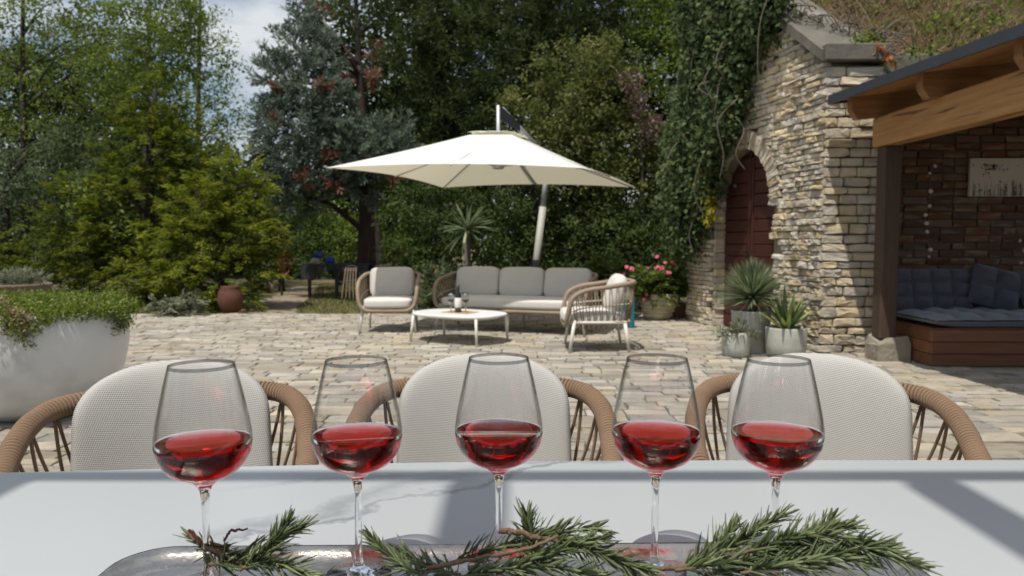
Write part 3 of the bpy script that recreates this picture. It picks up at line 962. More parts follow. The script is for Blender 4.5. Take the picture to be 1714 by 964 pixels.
ws_units = [stone_unit(200 + k, 0.13, 0.26) for k in range(16)]
ws_mesh = [unit_mesh('stone', U, 'stone') for U in ws_units]
items = []
z = 0.0
while z < 4.6:
    rh = random.choice((random.uniform(0.042, 0.062), random.uniform(0.055, .088)))
    s = random.uniform(-.03, .03)
    while s < WLEN:
        w = random.uniform(0.08, 0.20) if random.random() < .8 else random.uniform(.18, .30)
        w = min(w, WLEN - s + 0.02)
        cs, cz = s + w / 2, z + rh / 2
        if cz + rh / 2 < wall_top(cs) - 0.0 and w > 0.05:
            if not in_door(cs, cz, 0.20) or (cz < SPR and not in_door(cs, cz, 0.0) and not in_door(cs - w / 2, cz) and not in_door(cs + w / 2, cz)):
                rank = cs + (3 if cs > 2.45 else 0) + (4 if cz > 3.4 else 0)
                items.append((cs, cz, w - 0.006, rh - 0.006, 0.075 + random.uniform(-.018, .016), random.uniform(-.05, .05), rank))
        s += w
    z += rh
O_w = Vector((0, 0, 0)) - WN * 0.06
fr_wall = (O_w, WS, UP, WN)
# the T axis must keep a right-handed frame: S x T = N
def right_frame(O, S, T, Nn):
    if S.cross(T).dot(Nn) < 0:
        S = -S
        return (O, S, T, Nn, -1)
    return (O, S, T, Nn, 1)
O_, S_, T_, N_, sg = right_frame(*fr_wall)
items = [(a * sg, b, c, d, e, f, g) for a, b, c, d, e, f, g in items]
place_stones(items, ws_units, ws_mesh, (O_, S_, T_, N_), 'stone', 'stone', facade, 205, 'rubble_stones')
# pier stones
items = []
z = 0.0
while z < 2.86:
    rh = random.uniform(0.07, 0.115)
    rh = min(rh, 2.93 - z)
    x = 0.0
    while x < PX1 - PX0 - 0.01:
        w = random.uniform(0.12, 0.32)
        rest_ = PX1 - PX0 - x
        if rest_ - w < 0.10: w = rest_
        items.append((x + w / 2, z + rh / 2, w - 0.009, rh - 0.009, 0.085 + random.uniform(-.02, .02), random.uniform(-.04, .04), 0))
        x += w
    z += rh
place_stones(items, ws_units, ws_mesh, (Vector((0, 0.055, 0)), Vector((1, 0, 0)), UP, Vector((0, -1, 0))), 'stone', 'stone', facade, 95, 'rubble_stones')
# ring of narrow arch stones
for k in range(34):
    a = math.pi * (k + 0.5) / 34
    ds, dz = math.cos(a), math.sin(a)
    s, zz = DC + (DR + 0.10) * ds, SPR + (0.74 + 0.10) * dz
    o = link('arch_stone', random.choice(ws_mesh), None, facade)
    o.location = wp(s, zz) - WN * 0.055
    rd = (WS * (ds * sg) * sg + UP * dz).normalized()
    tg = N_.cross(rd)
    o.rotation_euler = Matrix((rd, tg, N_)).transposed().to_euler()
    o.scale = (0.215, 0.072, 0.082 + random.uniform(-.012, .012))
# stones of the far reveal, turned to the camera
zq = 0.0
while zq < SPR + .1:
    hq = random.uniform(.07, .12)
    o = link('reveal_stone', random.choice(ws_mesh), None, facade)
    o.location = wp(D1 + .03, zq + hq / 2) - WN * .075
    o.rotation_euler = Matrix((UP.cross(-WS), UP, -WS)).transposed().to_euler()
    o.scale = (.16, hq - .006, .05 + random.uniform(-.008, .008))
    zq += hq
# coping along the sloping gable and over the pier
cp = MB()
SA = WLEN * 0.515
def coping(a, b, za, zb):
    q = [wp(a, za, 0.07), wp(b, zb, 0.07), wp(b, zb + 0.11, 0.07), wp(a, za + 0.11, 0.07),
         wp(a, za, -.6), wp(b, zb, -.6), wp(b, zb + 0.14, -.6), wp(a, za + 0.14, -.6)]
    cp.add(q, [(0, 1, 2, 3), (7, 6, 5, 4), (0, 4, 5, 1), (3, 2, 6, 7), (1, 5, 6, 2), (0, 3, 7, 4)])
coping(-0.02, SA, wall_top(0) + .005, wall_top(SA) + .005)
coping(SA + .003, 2 * SA, wall_top(SA) + .005, wall_top(2 * SA) + .005)
cp.build('coping', M['concrete_cap'], facade)
cp = MB()
cp.box((0.29, 0.22, 3.035), (0.66, 0.62, 0.17), 0, 0.012)
cp.build('pier_coping', M['concrete_cap'], facade)
# door: two arched leaves of horizontal boards, set back in the opening
door = empty('door', WS * DC - WN * 0.155, 0)
door.parent = facade
door.rotation_euler = (0, 0, math.atan2(WS.y, WS.x))
sgn_n = 1 if Vector((-WS.y, WS.x, 0)).dot(WN) > 0 else -1     # door local y towards the patio
bd = MB()
zz = 0.02
while zz < SPR + 0.72:
    zt = min(zz + 0.155, SPR + 0.735)
    for side in (-1, 1):
        zm = max(zt - 0.0, SPR)
        hw = DR if zt <= SPR else DR * math.sqrt(max(0, 1 - ((zt - SPR) / 0.74) ** 2))
        if hw < 0.08: continue
        m_ = MB()
        m_.box((side * (0.022 + (hw - 0.03) / 2 + 0.006), 0, (zz + zt) / 2), (hw - 0.03, 0.035, zt - zz - 0.010), 0, 0.006)
        m_.build('board', M['door'], door)
    zz += 0.155
m_ = MB()
m_.box((0, -sgn_n * 0.028, 1.12), (2 * DR + .1, 0.012, 2.24))
m_.build('door_back', M['door'], door)
m_ = MB()
for side in (-1, 1):
    m_.box((side * 0.04, sgn_n * 0.024, 1.1), (0.052, 0.02, 2.16), 0, 0.004)
m_.build('meeting_stile', M['door'], door)
m_ = MB()
m_.tube([(0.04, sgn_n * 0.03, 1.02), (0.04, sgn_n * 0.085, 1.02), (0.10, sgn_n * 0.09, 1.02)], 0.011, 8)
m_.box((0.04, sgn_n * 0.037, 1.0), (0.035, 0.008, 0.15))
m_.build('handle', M['black'], door)

# =================================================================== BRICK WALL under the roof
bwall = empty('brick_wall', (3.8, 8.05, 0), 0, 'weathered red brown brick wall at the back of the roofed lounge', 'brick wall')
b_ = MB()
b_.box((1.35, 0.16, 1.45), (2.78, 0.25, 2.95))
b_.build('wall_core', M['brick_joint'], bwall)
br_units = [stone_unit(300 + k, 0.05, 0.12, 8, .3) for k in range(8)]
br_mesh = [unit_mesh('brick', U, 'brick') for U in br_units]
items = []
z, row = 0.0, 0
while z < 2.9:
    x = -0.04 - (0.13 if row % 2 else 0)
    while x < 2.75:
        w = 0.265 if random.random() < .85 else 0.14
        a, b = max(x, 0), min(x + w, 2.75)
        if b - a > 0.06:
            vis = (z > 0.5 and z < 2.35 and a < 1.65) or (z > 2.6 and a < 0.8)
            items.append(((a + b) / 2, z + .0405, b - a - .014, .081 - .013, .034 + random.uniform(-.008, .006), random.uniform(-.01, .01), (0 if vis else 10) + a))
        x += w
    z += .081; row += 1
place_stones(items, br_units, br_mesh, (Vector((0, 0.028, 0)), Vector((1, 0, 0)), UP, Vector((0, -1, 0))), 'brick', 'brick', bwall, 290, 'rest_of_bricks')
for k in range(6):
    m_ = MB(); m_.box((0.23 + k * 0.46, 0.13, 3.0), (0.45, 0.40, 0.20), 0, 0.014)
    m_.build('capping_block', M['concrete_cap'], bwall)

# =================================================================== TIMBER LEAN-TO ROOF over the lounge
roof = empty('timber_lean_to', (3.5, 7.3, 0), 0, 'timber lean-to roof with dark metal edge and honey coloured beam', 'roof')
RSL = math.tan(R(6))
SKEW = -0.09
def rz_(x): return 2.345 + 0.205 + (x) * RSL          # deck underside over local x (0 = beam line)
Y1, Y0 = 0.14, -5.6
m_ = MB(); m_.box((0.10, (Y0 + Y1) / 2 + .04, 2.20), (0.17, Y1 - Y0 - .1, 0.285), 0, 0.012)
m_.build('beam', M['beam'], roof)
for py in (0.0, -5.4):
    m_ = MB(); m_.box((0.125, py, 1.13), (0.16, 0.17, 1.85), 0, 0.01)
    m_.build('post', M['post'], roof)
    m_ = MB()
    U = stone_unit(411, 0.12, 0.2)
    m_.add([((x * .34) + .185, py + y * .30, z * .235 - .02) for x, y, z in U[0]], U[1])
    m_.build('footing_stone', M['paver'], roof, False)
k = 0
yy = Y1 - 0.08
while yy > Y0:
    m_ = MB()
    x0, x1 = -0.25 + SKEW * (yy - Y1), 3.2
    w = 0.05
    def rp_(x, z): return (x, z)
    dz = SKEW * (yy - Y1) * RSL
    prof = [(x0 + .06, rz_(x0) - dz - 0.205), (x0, rz_(x0) - dz - 0.12), (x0, rz_(x0) - dz - .003), (x1, rz_(x1) - dz - .003), (x1, rz_(x1) - dz - 0.205)]
    vs_ = [(x, yy - w, zc) for x, zc in prof] + [(x, yy + w, zc) for x, zc in prof]
    m_.add(vs_, [(0, 1, 2, 3, 4), (9, 8, 7, 6, 5)] + [(i, 5 + i, 5 + (i + 1) % 5, (i + 1) % 5) for i in range(5)])
    m_.build('rafter', M['rafter'], roof)
    yy -= 1.07
# boards running along the eave
xb = -0.36
while xb < 3.3:
    m_ = MB()
    a, b = xb, xb + 0.135
    y0, y1 = Y0 - .1, (Y1 + .02 if a < .27 else .70)
    k0, k1 = SKEW * (y0 - Y1), SKEW * (y1 - Y1)
    vs_ = [(a + k0, y0, rz_(a)), (b - .006 + k0, y0, rz_(b)), (b - .006 + k1, y1, rz_(b)), (a + k1, y1, rz_(a))]
    vs_ += [(x, y, z + .022) for x, y, z in vs_]
    m_.add(vs_, [(3, 2, 1, 0), (4, 5, 6, 7), (0, 1, 5, 4), (2, 3, 7, 6), (1, 2, 6, 5), (3, 0, 4, 7)])
    m_.build('roof_board', M['deck'], roof)
    xb += 0.135
m_ = MB()
a, b = -0.38, 3.4
y0, y1 = Y0 - .14, Y1 + .05
k0, k1 = SKEW * (y0 - Y1), SKEW * (y1 - Y1)
vs_ = [(a + k0, y0, rz_(a) + .026), (b, y0, rz_(b) + .026), (b, y1, rz_(b) + .026), (a + k1, y1, rz_(a) + .026)]
vs_ += [(x, y, z + .024) for x, y, z in vs_]
m_.add(vs_, [(3, 2, 1, 0), (4, 5, 6, 7), (0, 1, 5, 4), (2, 3, 7, 6), (1, 2, 6, 5), (3, 0, 4, 7)])
m_.build('roof_cover', M['fascia'], roof)
m_ = MB()
a2 = .285; ya, yb = Y1 + .052, .72
m_.add([(a2, ya, rz_(a2) + .026), (b, ya, rz_(b) + .026), (b, yb, rz_(b) + .026), (a2, yb, rz_(a2) + .026),
       (a2, ya, rz_(a2) + .05), (b, ya, rz_(b) + .05), (b, yb, rz_(b) + .05), (a2, yb, rz_(a2) + .05)], [(3, 2, 1, 0), (4, 5, 6, 7), (0, 1, 5, 4), (2, 3, 7, 6), (1, 2, 6, 5), (3, 0, 4, 7)])
m_.build('rear_roof_cover', M['fascia'], roof)
m_ = MB(); m_.box((a - .012 + (k0 + k1) / 2, (y0 + y1) / 2, rz_(a) + .018), (0.024, y1 - y0, 0.085), math.atan(-SKEW))
m_.build('eave_trim', M['fascia'], roof)
m_ = MB()
b = .28
m_.add([(a, y1 + .002, rz_(a) - .02), (b, y1 + .002, rz_(b) - .02), (b, y1 + .002, rz_(b) + .06), (a, y1 + .002, rz_(a) + .06),
        (a, y1 + .04, rz_(a) - .02), (b, y1 + .04, rz_(b) - .02), (b, y1 + .04, rz_(b) + .06), (a, y1 + .04, rz_(a) + .06)],
       [(0, 1, 2, 3), (7, 6, 5, 4), (0, 4, 5, 1), (3, 2, 6, 7), (1, 5, 6, 2), (0, 3, 7, 4)])
m_.build('end_flashing', M['fascia'], roof)

# day bed with quilted cushions under the roof
bench = empty('day_bed', (3.84, 6.84, 0), 0, 'low brown plank day bed base under the timber roof', 'bench')
for k in range(3):
    m_ = MB(); m_.box((1.2, 0.02, 0.06 + k * 0.112), (2.4, 0.04, 0.108), 0, 0.006); m_.build('front_plank', M['bench_wood'], bench)
    m_ = MB(); m_.box((0.018, 0.46, 0.06 + k * 0.112), (0.036, 0.835, 0.108), 0, 0.006); m_.build('side_plank', M['bench_wood'], bench)
m_ = MB(); m_.box((1.2, 0.46, 0.345), (2.38, 0.84, 0.012)); m_.build('slatted_top', M['bench_wood'], bench)

def quilted(w, d, h, nx, ny, seed=0, axis='z'):
    """tufted pad: rows of puffs with dimples between them"""
    mb = MB()
    def fn_top(a, b):
        x, y = (a - .5) * w, (b - .5) * d
        px, py = abs(math.sin(a * nx * math.pi)), abs(math.sin(b * ny * math.pi))
        e = min(1, 6 * min(a, 1 - a) + .12) * min(1, 5 * min(b, 1 - b) + .12)
        return (x, y, h * .5 * (0.35 + 0.65 * (px * py) ** 0.45) * e ** .4 + random.uniform(-.002, .002))
    mb.grid(fn_top, nx * 7, ny * 7)
    mb.grid(lambda a, b: ((.5 - a) * w, (b - .5) * d, -h * .5 * min(1, 8 * min(a, 1 - a)) ** .4 * min(1, 8 * min(b, 1 - b)) ** .4), nx * 7, ny * 7)
    return mb
o = quilted(2.2, 0.86, 0.14, 9, 3).build('seat_pad', M['greyblue'], None, True)
o.location = (3.84 + 1.12, 6.84 + 0.42, 0.352 + 0.068)
tag(o, 'long grey blue quilted seat pad lying on the day bed', 'cushion')
o = quilted(0.80, 0.42, 0.17, 4, 3).build('back_pad', M['navy'], None, True)
o.location = (4.24, 7.60, 0.66); o.rotation_euler = (R(76), 0, 0)
tag(o, 'dark navy tufted back cushion at the left end of the day bed', 'cushion')
for i, (x, zz, rx, rz, w, lab) in enumerate(((4.83, .68, 70, -12, .46, 'plump dark navy pillow leaning at a tilt beside the tufted back cushion'),
                                     (5.28, .66, 72, 10, .50, 'dark navy pillow at the right edge of the picture on the day bed'))):
    o = quilted(w, .42, .20, 2, 2).build('pillow', M['navy'], None, True)
    o.location = (x, 7.52, zz); o.rotation_euler = (R(rx), R(14 if i == 0 else -8), R(rz))
    tag(o, lab, 'pillow')
# print on the wall
art = empty('wall_print', (5.30, 8.035, 1.82), 0, 'pale wide print of black grasses and leaves hung on the brick wall', 'picture')
m_ = MB(); m_.box((0, -0.02, 0), (0.94, 0.035, 0.40), 0, 0.003); m_.build('panel', M['canvas_art'], art)
m_ = MB()
for k in range(95):
    x = random.uniform(-.46, .46); h = random.uniform(.05, .17)
    z0 = -0.195; dx = random.uniform(-.012, .012); w = random.uniform(.0012, .003)
    m_.add([(x - w, -.0405, z0), (x + w, -.0405, z0), (x + dx + w * .5, -.0405, z0 + h), (x + dx - w * .5, -.0405, z0 + h)], [(0, 1, 2, 3)])
    if random.random() < .6:
        a = random.uniform(0, 6.28); q = random.uniform(.006, .012); zz = z0 + h * random.uniform(.6, 1)
        m_.add([(x + dx + q * math.cos(a + t) * s, -.0408, zz + q * math.sin(a + t) * s) for t, s in ((0, 1.6), (1.57, .5), (3.14, 1), (4.71, .5))], [(0, 1, 2, 3)])
for k in range(60):
    a = random.uniform(0, 6.28); q = random.uniform(.006, .013)
    x, zz = -0.24 + random.gauss(0, .075), .14 - abs(random.gauss(0, .05))
    m_.add([(x + q * math.cos(a + t) * s, -.0408, zz + q * math.sin(a + t) * s) for t, s in ((0, 1.6), (1.57, .5), (3.14, 1), (4.71, .5))], [(0, 1, 2, 3)])
tag(m_.build('printed_grasses', M['black'], art), kind='stuff')
# shell garlands
def garland(px_list, Y, label):
    p0 = P(*px_list[0], Y)
    g = empty('shell_garland', p0, 0, label, 'garland', 'shell strings on the brick wall')
    pts = [Vector(P(u, v, Y) - p0) for u, v in px_list]
    m_ = MB(); m_.tube([pts[0] + Vector((0, 0, .08))] + pts, 0.0025, 5); m_.build('cord', M['vine'], g)
    for p in pts:
        s = random.uniform(.022, .036)
        me = superbox(s * 1.5, s, s * random.uniform(1, 1.5), 2.3, 3)
        o = link('shell', me, M['shell'], g); o.location = p + Vector((random.uniform(-.015, .015), -.01, 0)); o.rotation_euler = (random.random(), random.random(), random.random())
garland([(1563, 278), (1557, 290), (1556, 320), (1555, 345), (1549, 360), (1551, 374), (1552, 388), (1556, 418), (1555, 430)], 7.98, 'string of pale shells hanging on the brick wall left of the print')
garland([(1708, 403), (1712, 420), (1706, 440)], 7.98, 'short string of pale shells low on the brick wall below the print')

# earth bank with dry grass above the wall
bank = MB()
def bank_pt(a, b):
    y = 8.05 + b * 5.0
    x0 = 3.17 - .195 * (y - 7.72) + .42
    x = x0 + a * (10.3 - x0)
    base = 2.92
    z = base + 0.92 * (b * 5.0) ** 0.9 * min(1, .62 + max(0, x - 3.2) * .14) + 0.06 * math.sin(3 * x + 2 * y) + .04 * math.sin(7 * x - 3 * y)
    return (x, y, z)
bank.grid(bank_pt, 40, 24)
bk = bank.build('earth_bank', M['bank'], None, True)
tag(bk, kind='structure')
def bank_z(x, y):
    b = (y - 8.05) / 5; a = (x - 2.3) / 8
    return 2.92 + 0.92 * max(0, b * 5.0) ** 0.9 * min(1, .62 + max(0, x - 3.2) * .14) + 0.06 * math.sin(3 * x + 2 * y) + .04 * math.sin(7 * x - 3 * y)
N = 22000
bx_ = RNG.uniform(3.35, 8.2, N); by_ = 8.1 + RNG.random(N) ** 1.2 * 2.2
bz_ = np.array([bank_z(a, b) for a, b in zip(bx_, by_)])
tn = unit(N) * np.array([.9, .7, .5]) + np.array([0, -.45, .45])
leaf_o = leaf_object('dry_grass', M['lf_hay'], None, np.stack([bx_, by_, bz_], 1), tn, unit(N), RNG.uniform(.12, .36, N), np.full(N, .011), RNG.random(N))
tag(leaf_o, 'dry straw coloured grass on the bank above the wall', 'grass', kind='stuff')
# creeper on the bank
def creeper(name, label, pts, mat, n, spread, leaf, stems=6):
    c = np.mean(np.array(pts), 0)
    root = empty(name, c, 0, label, 'creeper')
    pp = np.array(pts)[RNG.integers(0, len(pts), n)] - c + RNG.normal(size=(n, 3)) * spread
    leaf_object('foliage', M[mat], root, pp, unit(n) + np.array([0, -.2, -.4]), unit(n) * .7 + np.array([0, -.5, .6]), RNG.uniform(.6, 1.4, n) * leaf, RNG.uniform(.4, .8, n) * leaf, RNG.random(n))
    for k in range(stems):
        mb = MB()
        a, b = random.choice(pts), random.choice(pts)
        path = bez([Vector(a) - Vector(c), (Vector(a) + Vector(b)) / 2 - Vector(c) + Vector((random.uniform(-.2, .2), -.1, random.uniform(-.1, .25))), Vector(b) - Vector(c)], 7)
        mb.tube(path, 0.006, 5)
        mb.build('stem', M['vine'], root, True)
    return root
def bp_(u, v):
    for Y in np.arange(8.0, 12, .05):
        p = P(u, v, Y)
        if p[2] < bank_z(p[0], p[1]) + .06: return p
    return P(u, v, 8.3)
creeper('creeper', 'yellow green creeper spilling over the bank above the timber roof', [bp_(u, v) for u, v in ((1560, 60), (1585, 75), (1600, 50), (1625, 60), (1650, 40), (1610, 30), (1670, 45), (1690, 20), (1575, 40), (1640, 75))], 'lf_sunny', 1500, np.array([.10, .08, .07]), .075)
creeper('creeper', 'green creeper patches among dry grass at the top of the bank', [bp_(u, v) for u, v in ((1430, 15), (1460, 30), (1480, 10), (1340, 8), (1360, 20), (1500, 45), (1530, 12), (1470, 60), (1660, 10), (1700, 5), (1400, 5), (1560, 8))], 'lf_broad', 1700, np.array([.11, .09, .07]), .07)
creeper('creeper', 'small orange leaved creeper at the corner of the coping stone', [P(u, v, 7.62) for u, v in ((1470, 78), (1482, 85), (1488, 93), (1490, 100))], 'lf_orange', 46, np.array([.022, .03, .025]), .06, 3)
creeper('creeper', 'green creeper leaves along the wall top beside the orange ones', [P(u, v, 7.75) for u, v in ((1452, 70), (1462, 64), (1478, 118), (1482, 130), (1440, 66), (1530, 82), (1560, 84))], 'lf_sunny', 150, np.array([.04, .04, .03]), .065, 4)
dm = MB()
for k in range(75):
    u = random.uniform(1305, 1480); v = 28 + (u - 1305) * .29 + random.uniform(-26, 12)
    a = Vector(P(u, v, 7.9 + (1480 - u) * .004))
    b = a + Vector((random.uniform(-.35, .35), random.uniform(-.15, .2), random.uniform(-.22, .16)))
    dm.tube(bez([a, (a + b) / 2 + Vector((random.uniform(-.08, .08), -.05, random.uniform(-.02, .14))), b], 5), random.uniform(.004, .009), 4)
o = dm.build('dry_vines', M['vine'], None, True)
tag(o, 'tangle of bare grey vine stems lying over the coping', 'vines', kind='stuff')

# =================================================================== IVY over the facade
ivy_poly = [(1306, -40), (1298, 25), (1256, 90), (1244, 150), (1238, 195), (1212, 228), (1196, 258), (1188, 315), (1174, 370), (1160, 400), (1150, 420), (1128, 395), (1120, 320), (1128, 240), (1140, 170), (1160, 100), (1150, 30), (1140, -60)]
def in_poly(x, y, poly):
    ins = False
    j = len(poly) - 1
    for i in range(len(poly)):
        if (poly[i][1] > y) != (poly[j][1] > y) and x < (poly[j][0] - poly[i][0]) * (y - poly[i][1]) / (poly[j][1] - poly[i][1]) + poly[i][0]:
            ins = not ins
        j = i
    return ins
def wall_depth(u):
    k = (u - 857) / FPX
    t = (WA.x - k * WA.y) / (k * (WB.y - WA.y) - (WB.x - WA.x))
    return WA.y + t * (WB.y - WA.y)
ivy_root = empty('ivy', (2.6, 10.6, 0), 0, 'dark green ivy hanging down over the left half of the stone facade', 'ivy')
IO = np.array([2.6, 10.6, 0])
cl = []
while len(cl) < 1900:
    u, v = random.uniform(1115, 1315), random.uniform(-60, 425)
    if in_poly(u, v, ivy_poly):
        Yw = min(wall_depth(max(u, 1165)), 10.9)
        off_ = random.uniform(.03, .42) * (0.55 if u > 1230 else 1.0)
        Y = Yw - off_ if u > 1152 else 10.9 - random.uniform(-.6, .5)
        cl.append(P(u, v, Y))
cl = np.array(cl)
k = np.repeat(np.arange(len(cl)), 17)
p = cl[k] - IO + RNG.normal(size=(len(k), 3)) * np.array([.10, .12, .12])
ct = RNG.random(len(cl))
leaf_object('foliage', M['lf_ivy'], ivy_root, p, unit(len(k)) * .7 + np.array([-.1, -.15, -.7]), unit(len(k)) * .8 + np.array([-.7, -.6, .5]),
            RNG.uniform(.045, .095, len(k)), RNG.uniform(.035, .075, len(k)), .6 * ct[k] + .4 * RNG.random(len(k)))
for k in range(26):
    sm = MB()
    while True:
        u, v = random.uniform(1130, 1300), random.uniform(-20, 330)
        if in_poly(u, v, ivy_poly): break
    Y = wall_depth(max(u, 1165)) - random.uniform(.35, .5)
    a = Vector(P(u, v, Y)) - Vector(IO)
    b = a + Vector((random.uniform(-.2, .2), random.uniform(-.1, .1), -random.uniform(.4, 1.2)))
    m1 = a.lerp(b, .35) + Vector((random.uniform(-.2, .2), -.05, .05)); m2 = a.lerp(b, .7) + Vector((random.uniform(-.2, .2), -.05, 0))
    sm.tube(bez([a, m1, m2, b], 6), random.uniform(.004, .008), 5)
    sm.build('stem', M['vine'], ivy_root, True)
yl = [P(u, v, wall_depth(max(u, 1165)) - .45) - IO for u, v in ((1170, 255), (1175, 270), (1180, 290), (1172, 310), (1186, 330), (1190, 350), (1160, 260), (1178, 300), (1188, 365))]
n = 260
pp = np.array(yl)[RNG.integers(0, len(yl), n)] + RNG.normal(size=(n, 3)) * .05
leaf_object('yellow_leaves', M['lf_yellow'], ivy_root, pp, unit(n) + np.array([0, 0, -.7]), unit(n) * .6 + np.array([-.5, -.6, .4]), RNG.uniform(.05, .09, n), RNG.uniform(.035, .06, n), RNG.random(n))

# =================================================================== TREES AND SHRUBS
def gp(u, Y): return Vector((P(u, 400, Y)[0], Y, -0.05))
def px3(u, v, Y): return Vector(P(u, v, Y))

# far wood, one mass
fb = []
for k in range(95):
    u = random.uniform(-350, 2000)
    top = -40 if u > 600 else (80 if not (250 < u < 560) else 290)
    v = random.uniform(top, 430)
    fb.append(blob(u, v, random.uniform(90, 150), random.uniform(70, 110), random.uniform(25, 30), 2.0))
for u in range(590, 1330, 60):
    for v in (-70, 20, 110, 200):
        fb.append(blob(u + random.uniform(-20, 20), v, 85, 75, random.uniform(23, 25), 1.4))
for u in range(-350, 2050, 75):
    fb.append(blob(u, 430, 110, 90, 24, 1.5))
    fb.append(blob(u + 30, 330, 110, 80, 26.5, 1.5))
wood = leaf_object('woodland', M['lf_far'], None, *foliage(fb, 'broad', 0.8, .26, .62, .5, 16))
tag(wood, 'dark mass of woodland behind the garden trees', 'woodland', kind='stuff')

tree('birch_tree', 'tall airy pale green tree at the left edge with a thin dark trunk', 'tree',
     [gp(40, 15.5), px3(40, 250, 15.5), px3(38, 60, 15.5), px3(42, -120, 15.5)],
     [blob(60, 50, 110, 70, 15.5), blob(160, 120, 110, 70, 15.2), blob(10, 160, 90, 80, 15.8), blob(130, 10, 130, 55, 15), blob(230, 60, 90, 55, 15.6), blob(50, 240, 90, 60, 15.4), blob(190, 190, 90, 55, 15.3), blob(-80, 90, 90, 90, 15.8)],
     'lf_birch', 'broad', .080, .24, .62, 17, .25, 'bark', .085)
tree('birch_tree', 'grey green leafy tree low at the left edge behind the white planter', 'tree',
     [gp(15, 14.5), px3(8, 330, 14.5), px3(20, 250, 14.6)],
     [blob(90, 290, 110, 75, 15), blob(30, 350, 90, 80, 14.8), blob(140, 250, 80, 50, 15.2), blob(-60, 310, 80, 90, 14.6), blob(60, 420, 110, 60, 15)],
     'lf_grey', 'broad', .075, .22, .85, 20, .4, 'bark', .10)
tree('slender_tree', 'bright yellow green slender tree standing against the open sky', 'tree',
     [gp(330, 19), px3(332, 200, 19), px3(335, 20, 19), px3(338, -60, 19)],
     [blob(335, 50, 34, 60, 19), blob(340, 140, 50, 60, 19), blob(385, 165, 34, 44, 18.8), blob(370, 90, 32, 40, 19), blob(345, 230, 55, 55, 19), blob(400, 215, 38, 40, 18.6), blob(310, -10, 32, 60, 19)],
     'lf_light', 'broad', .10, .25, .62, 15, .2, 'bark_grey', .07)
tree('slender_tree', 'mid green tall tree left of the open sky above the yews', 'tree',
     [gp(240, 17), px3(245, 250, 17), px3(250, 40, 17), px3(250, -100, 17)],
     [blob(250, 30, 85, 70, 17), blob(290, 90, 60, 55, 17), blob(210, 100, 80, 55, 17.2), blob(260, -40, 90, 60, 17), blob(300, 20, 40, 50, 16.8), blob(260, 160, 60, 50, 16.8)],
     'lf_sunny', 'broad', .085, .23, .75, 18, .3, 'bark_grey', .09)
tree('yew_tree', 'dark olive yew tree rising behind the golden green yew', 'tree',
     [gp(250, 14.6), px3(250, 300, 14.6), px3(260, 150, 14.6)],
     [blob(268, 180, 52, 60, 14.6), blob(255, 260, 80, 70, 14.4), blob(230, 340, 105, 80, 14.2), blob(170, 380, 90, 80, 14.2), blob(200, 450, 110, 75, 13.9), blob(120, 450, 80, 70, 13.8), blob(320, 250, 45, 60, 14.6)],
     'lf_yew', 'spray', .088, .18, .85, 34, .5, 'bark', .13)
tree('yew_tree', 'golden green feathery yew in front of the dark olive yew', 'tree',
     [gp(370, 13.2), px3(370, 420, 13.2), px3(380, 320, 13.2)],
     [blob(372, 300, 48, 55, 13.3), blob(410, 330, 44, 60, 13.2), blob(340, 360, 60, 60, 13.0), blob(390, 400, 75, 65, 13.0), blob(310, 430, 66, 60, 12.9), blob(360, 470, 105, 50, 12.8), blob(435, 400, 38, 60, 13.1), blob(260, 470, 60, 50, 12.8), blob(290, 380, 45, 40, 13.0)],
     'lf_gold', 'spray', .08, .165, .85, 36, .5, 'bark', .12)
tree('yew_tree', 'dark green bushy yew past the left edge behind the planters', 'tree',
     [gp(-140, 13.5), px3(-140, 400, 13.5), px3(-140, 320, 13.5)],
     [blob(-140, 380, 110, 80, 13.5), blob(-60, 430, 80, 70, 13.2), blob(-230, 420, 110, 80, 13.4), blob(-330, 400, 110, 90, 13.8), blob(-150, 460, 130, 50, 13.0), blob(20, 455, 70, 50, 13.3)],
     'lf_yew', 'spray', .10, .2, .7, 26, .5, 'bark', .12)
n = 90
# young bright shoots of a climber in the yew
creeper('climber', 'bright green climber shoots hanging in front of the dark yew', [px3(u, v, 13.3) for u, v in ((125, 310), (128, 335), (120, 350), (140, 305), (205, 360), (215, 375), (220, 390))], 'lf_light', 90, np.array([.09, .08, .09]), .10, 2)

tree('sequoia_tree', 'blue green sequoia with rusty dead tufts and a thick reddish trunk', 'tree',
     [gp(612, 16), px3(613, 300, 16), px3(606, 200, 16), px3(600, 110, 16)],
     [blob(505, 30, 26, 34, 15.5), blob(497, 75, 44, 45, 15.3), blob(465, 130, 42, 46, 15.2), blob(520, 140, 56, 50, 15.0), blob(455, 200, 36, 38, 15.2), blob(500, 210, 66, 50, 14.9), blob(560, 190, 55, 50, 15.1), blob(590, 245, 70, 48, 15.0), blob(640, 235, 55, 42, 15.2), blob(530, 275, 66, 42, 14.9), blob(480, 285, 40, 40, 15.1), blob(600, 300, 60, 34, 15.3), blob(500, 335, 44, 34, 15.2), blob(545, 95, 30, 34, 15.6), blob(665, 260, 30, 30, 15.4), blob(455, 250, 26, 30, 15.2)],
     'lf_seq', 'plume', .115, .19, .95, 34, .5, 'bark_red', .19,
     dead=[blob(548, 262, 13, 9, 14.5), blob(513, 300, 9, 11, 14.4), blob(452, 200, 8, 9, 14.7), blob(540, 140, 9, 8, 14.4), blob(625, 130, 12, 12, 14.8), blob(560, 308, 11, 7, 14.6), blob(658, 300, 9, 9, 14.8), blob(470, 150, 6, 9, 14.8)])
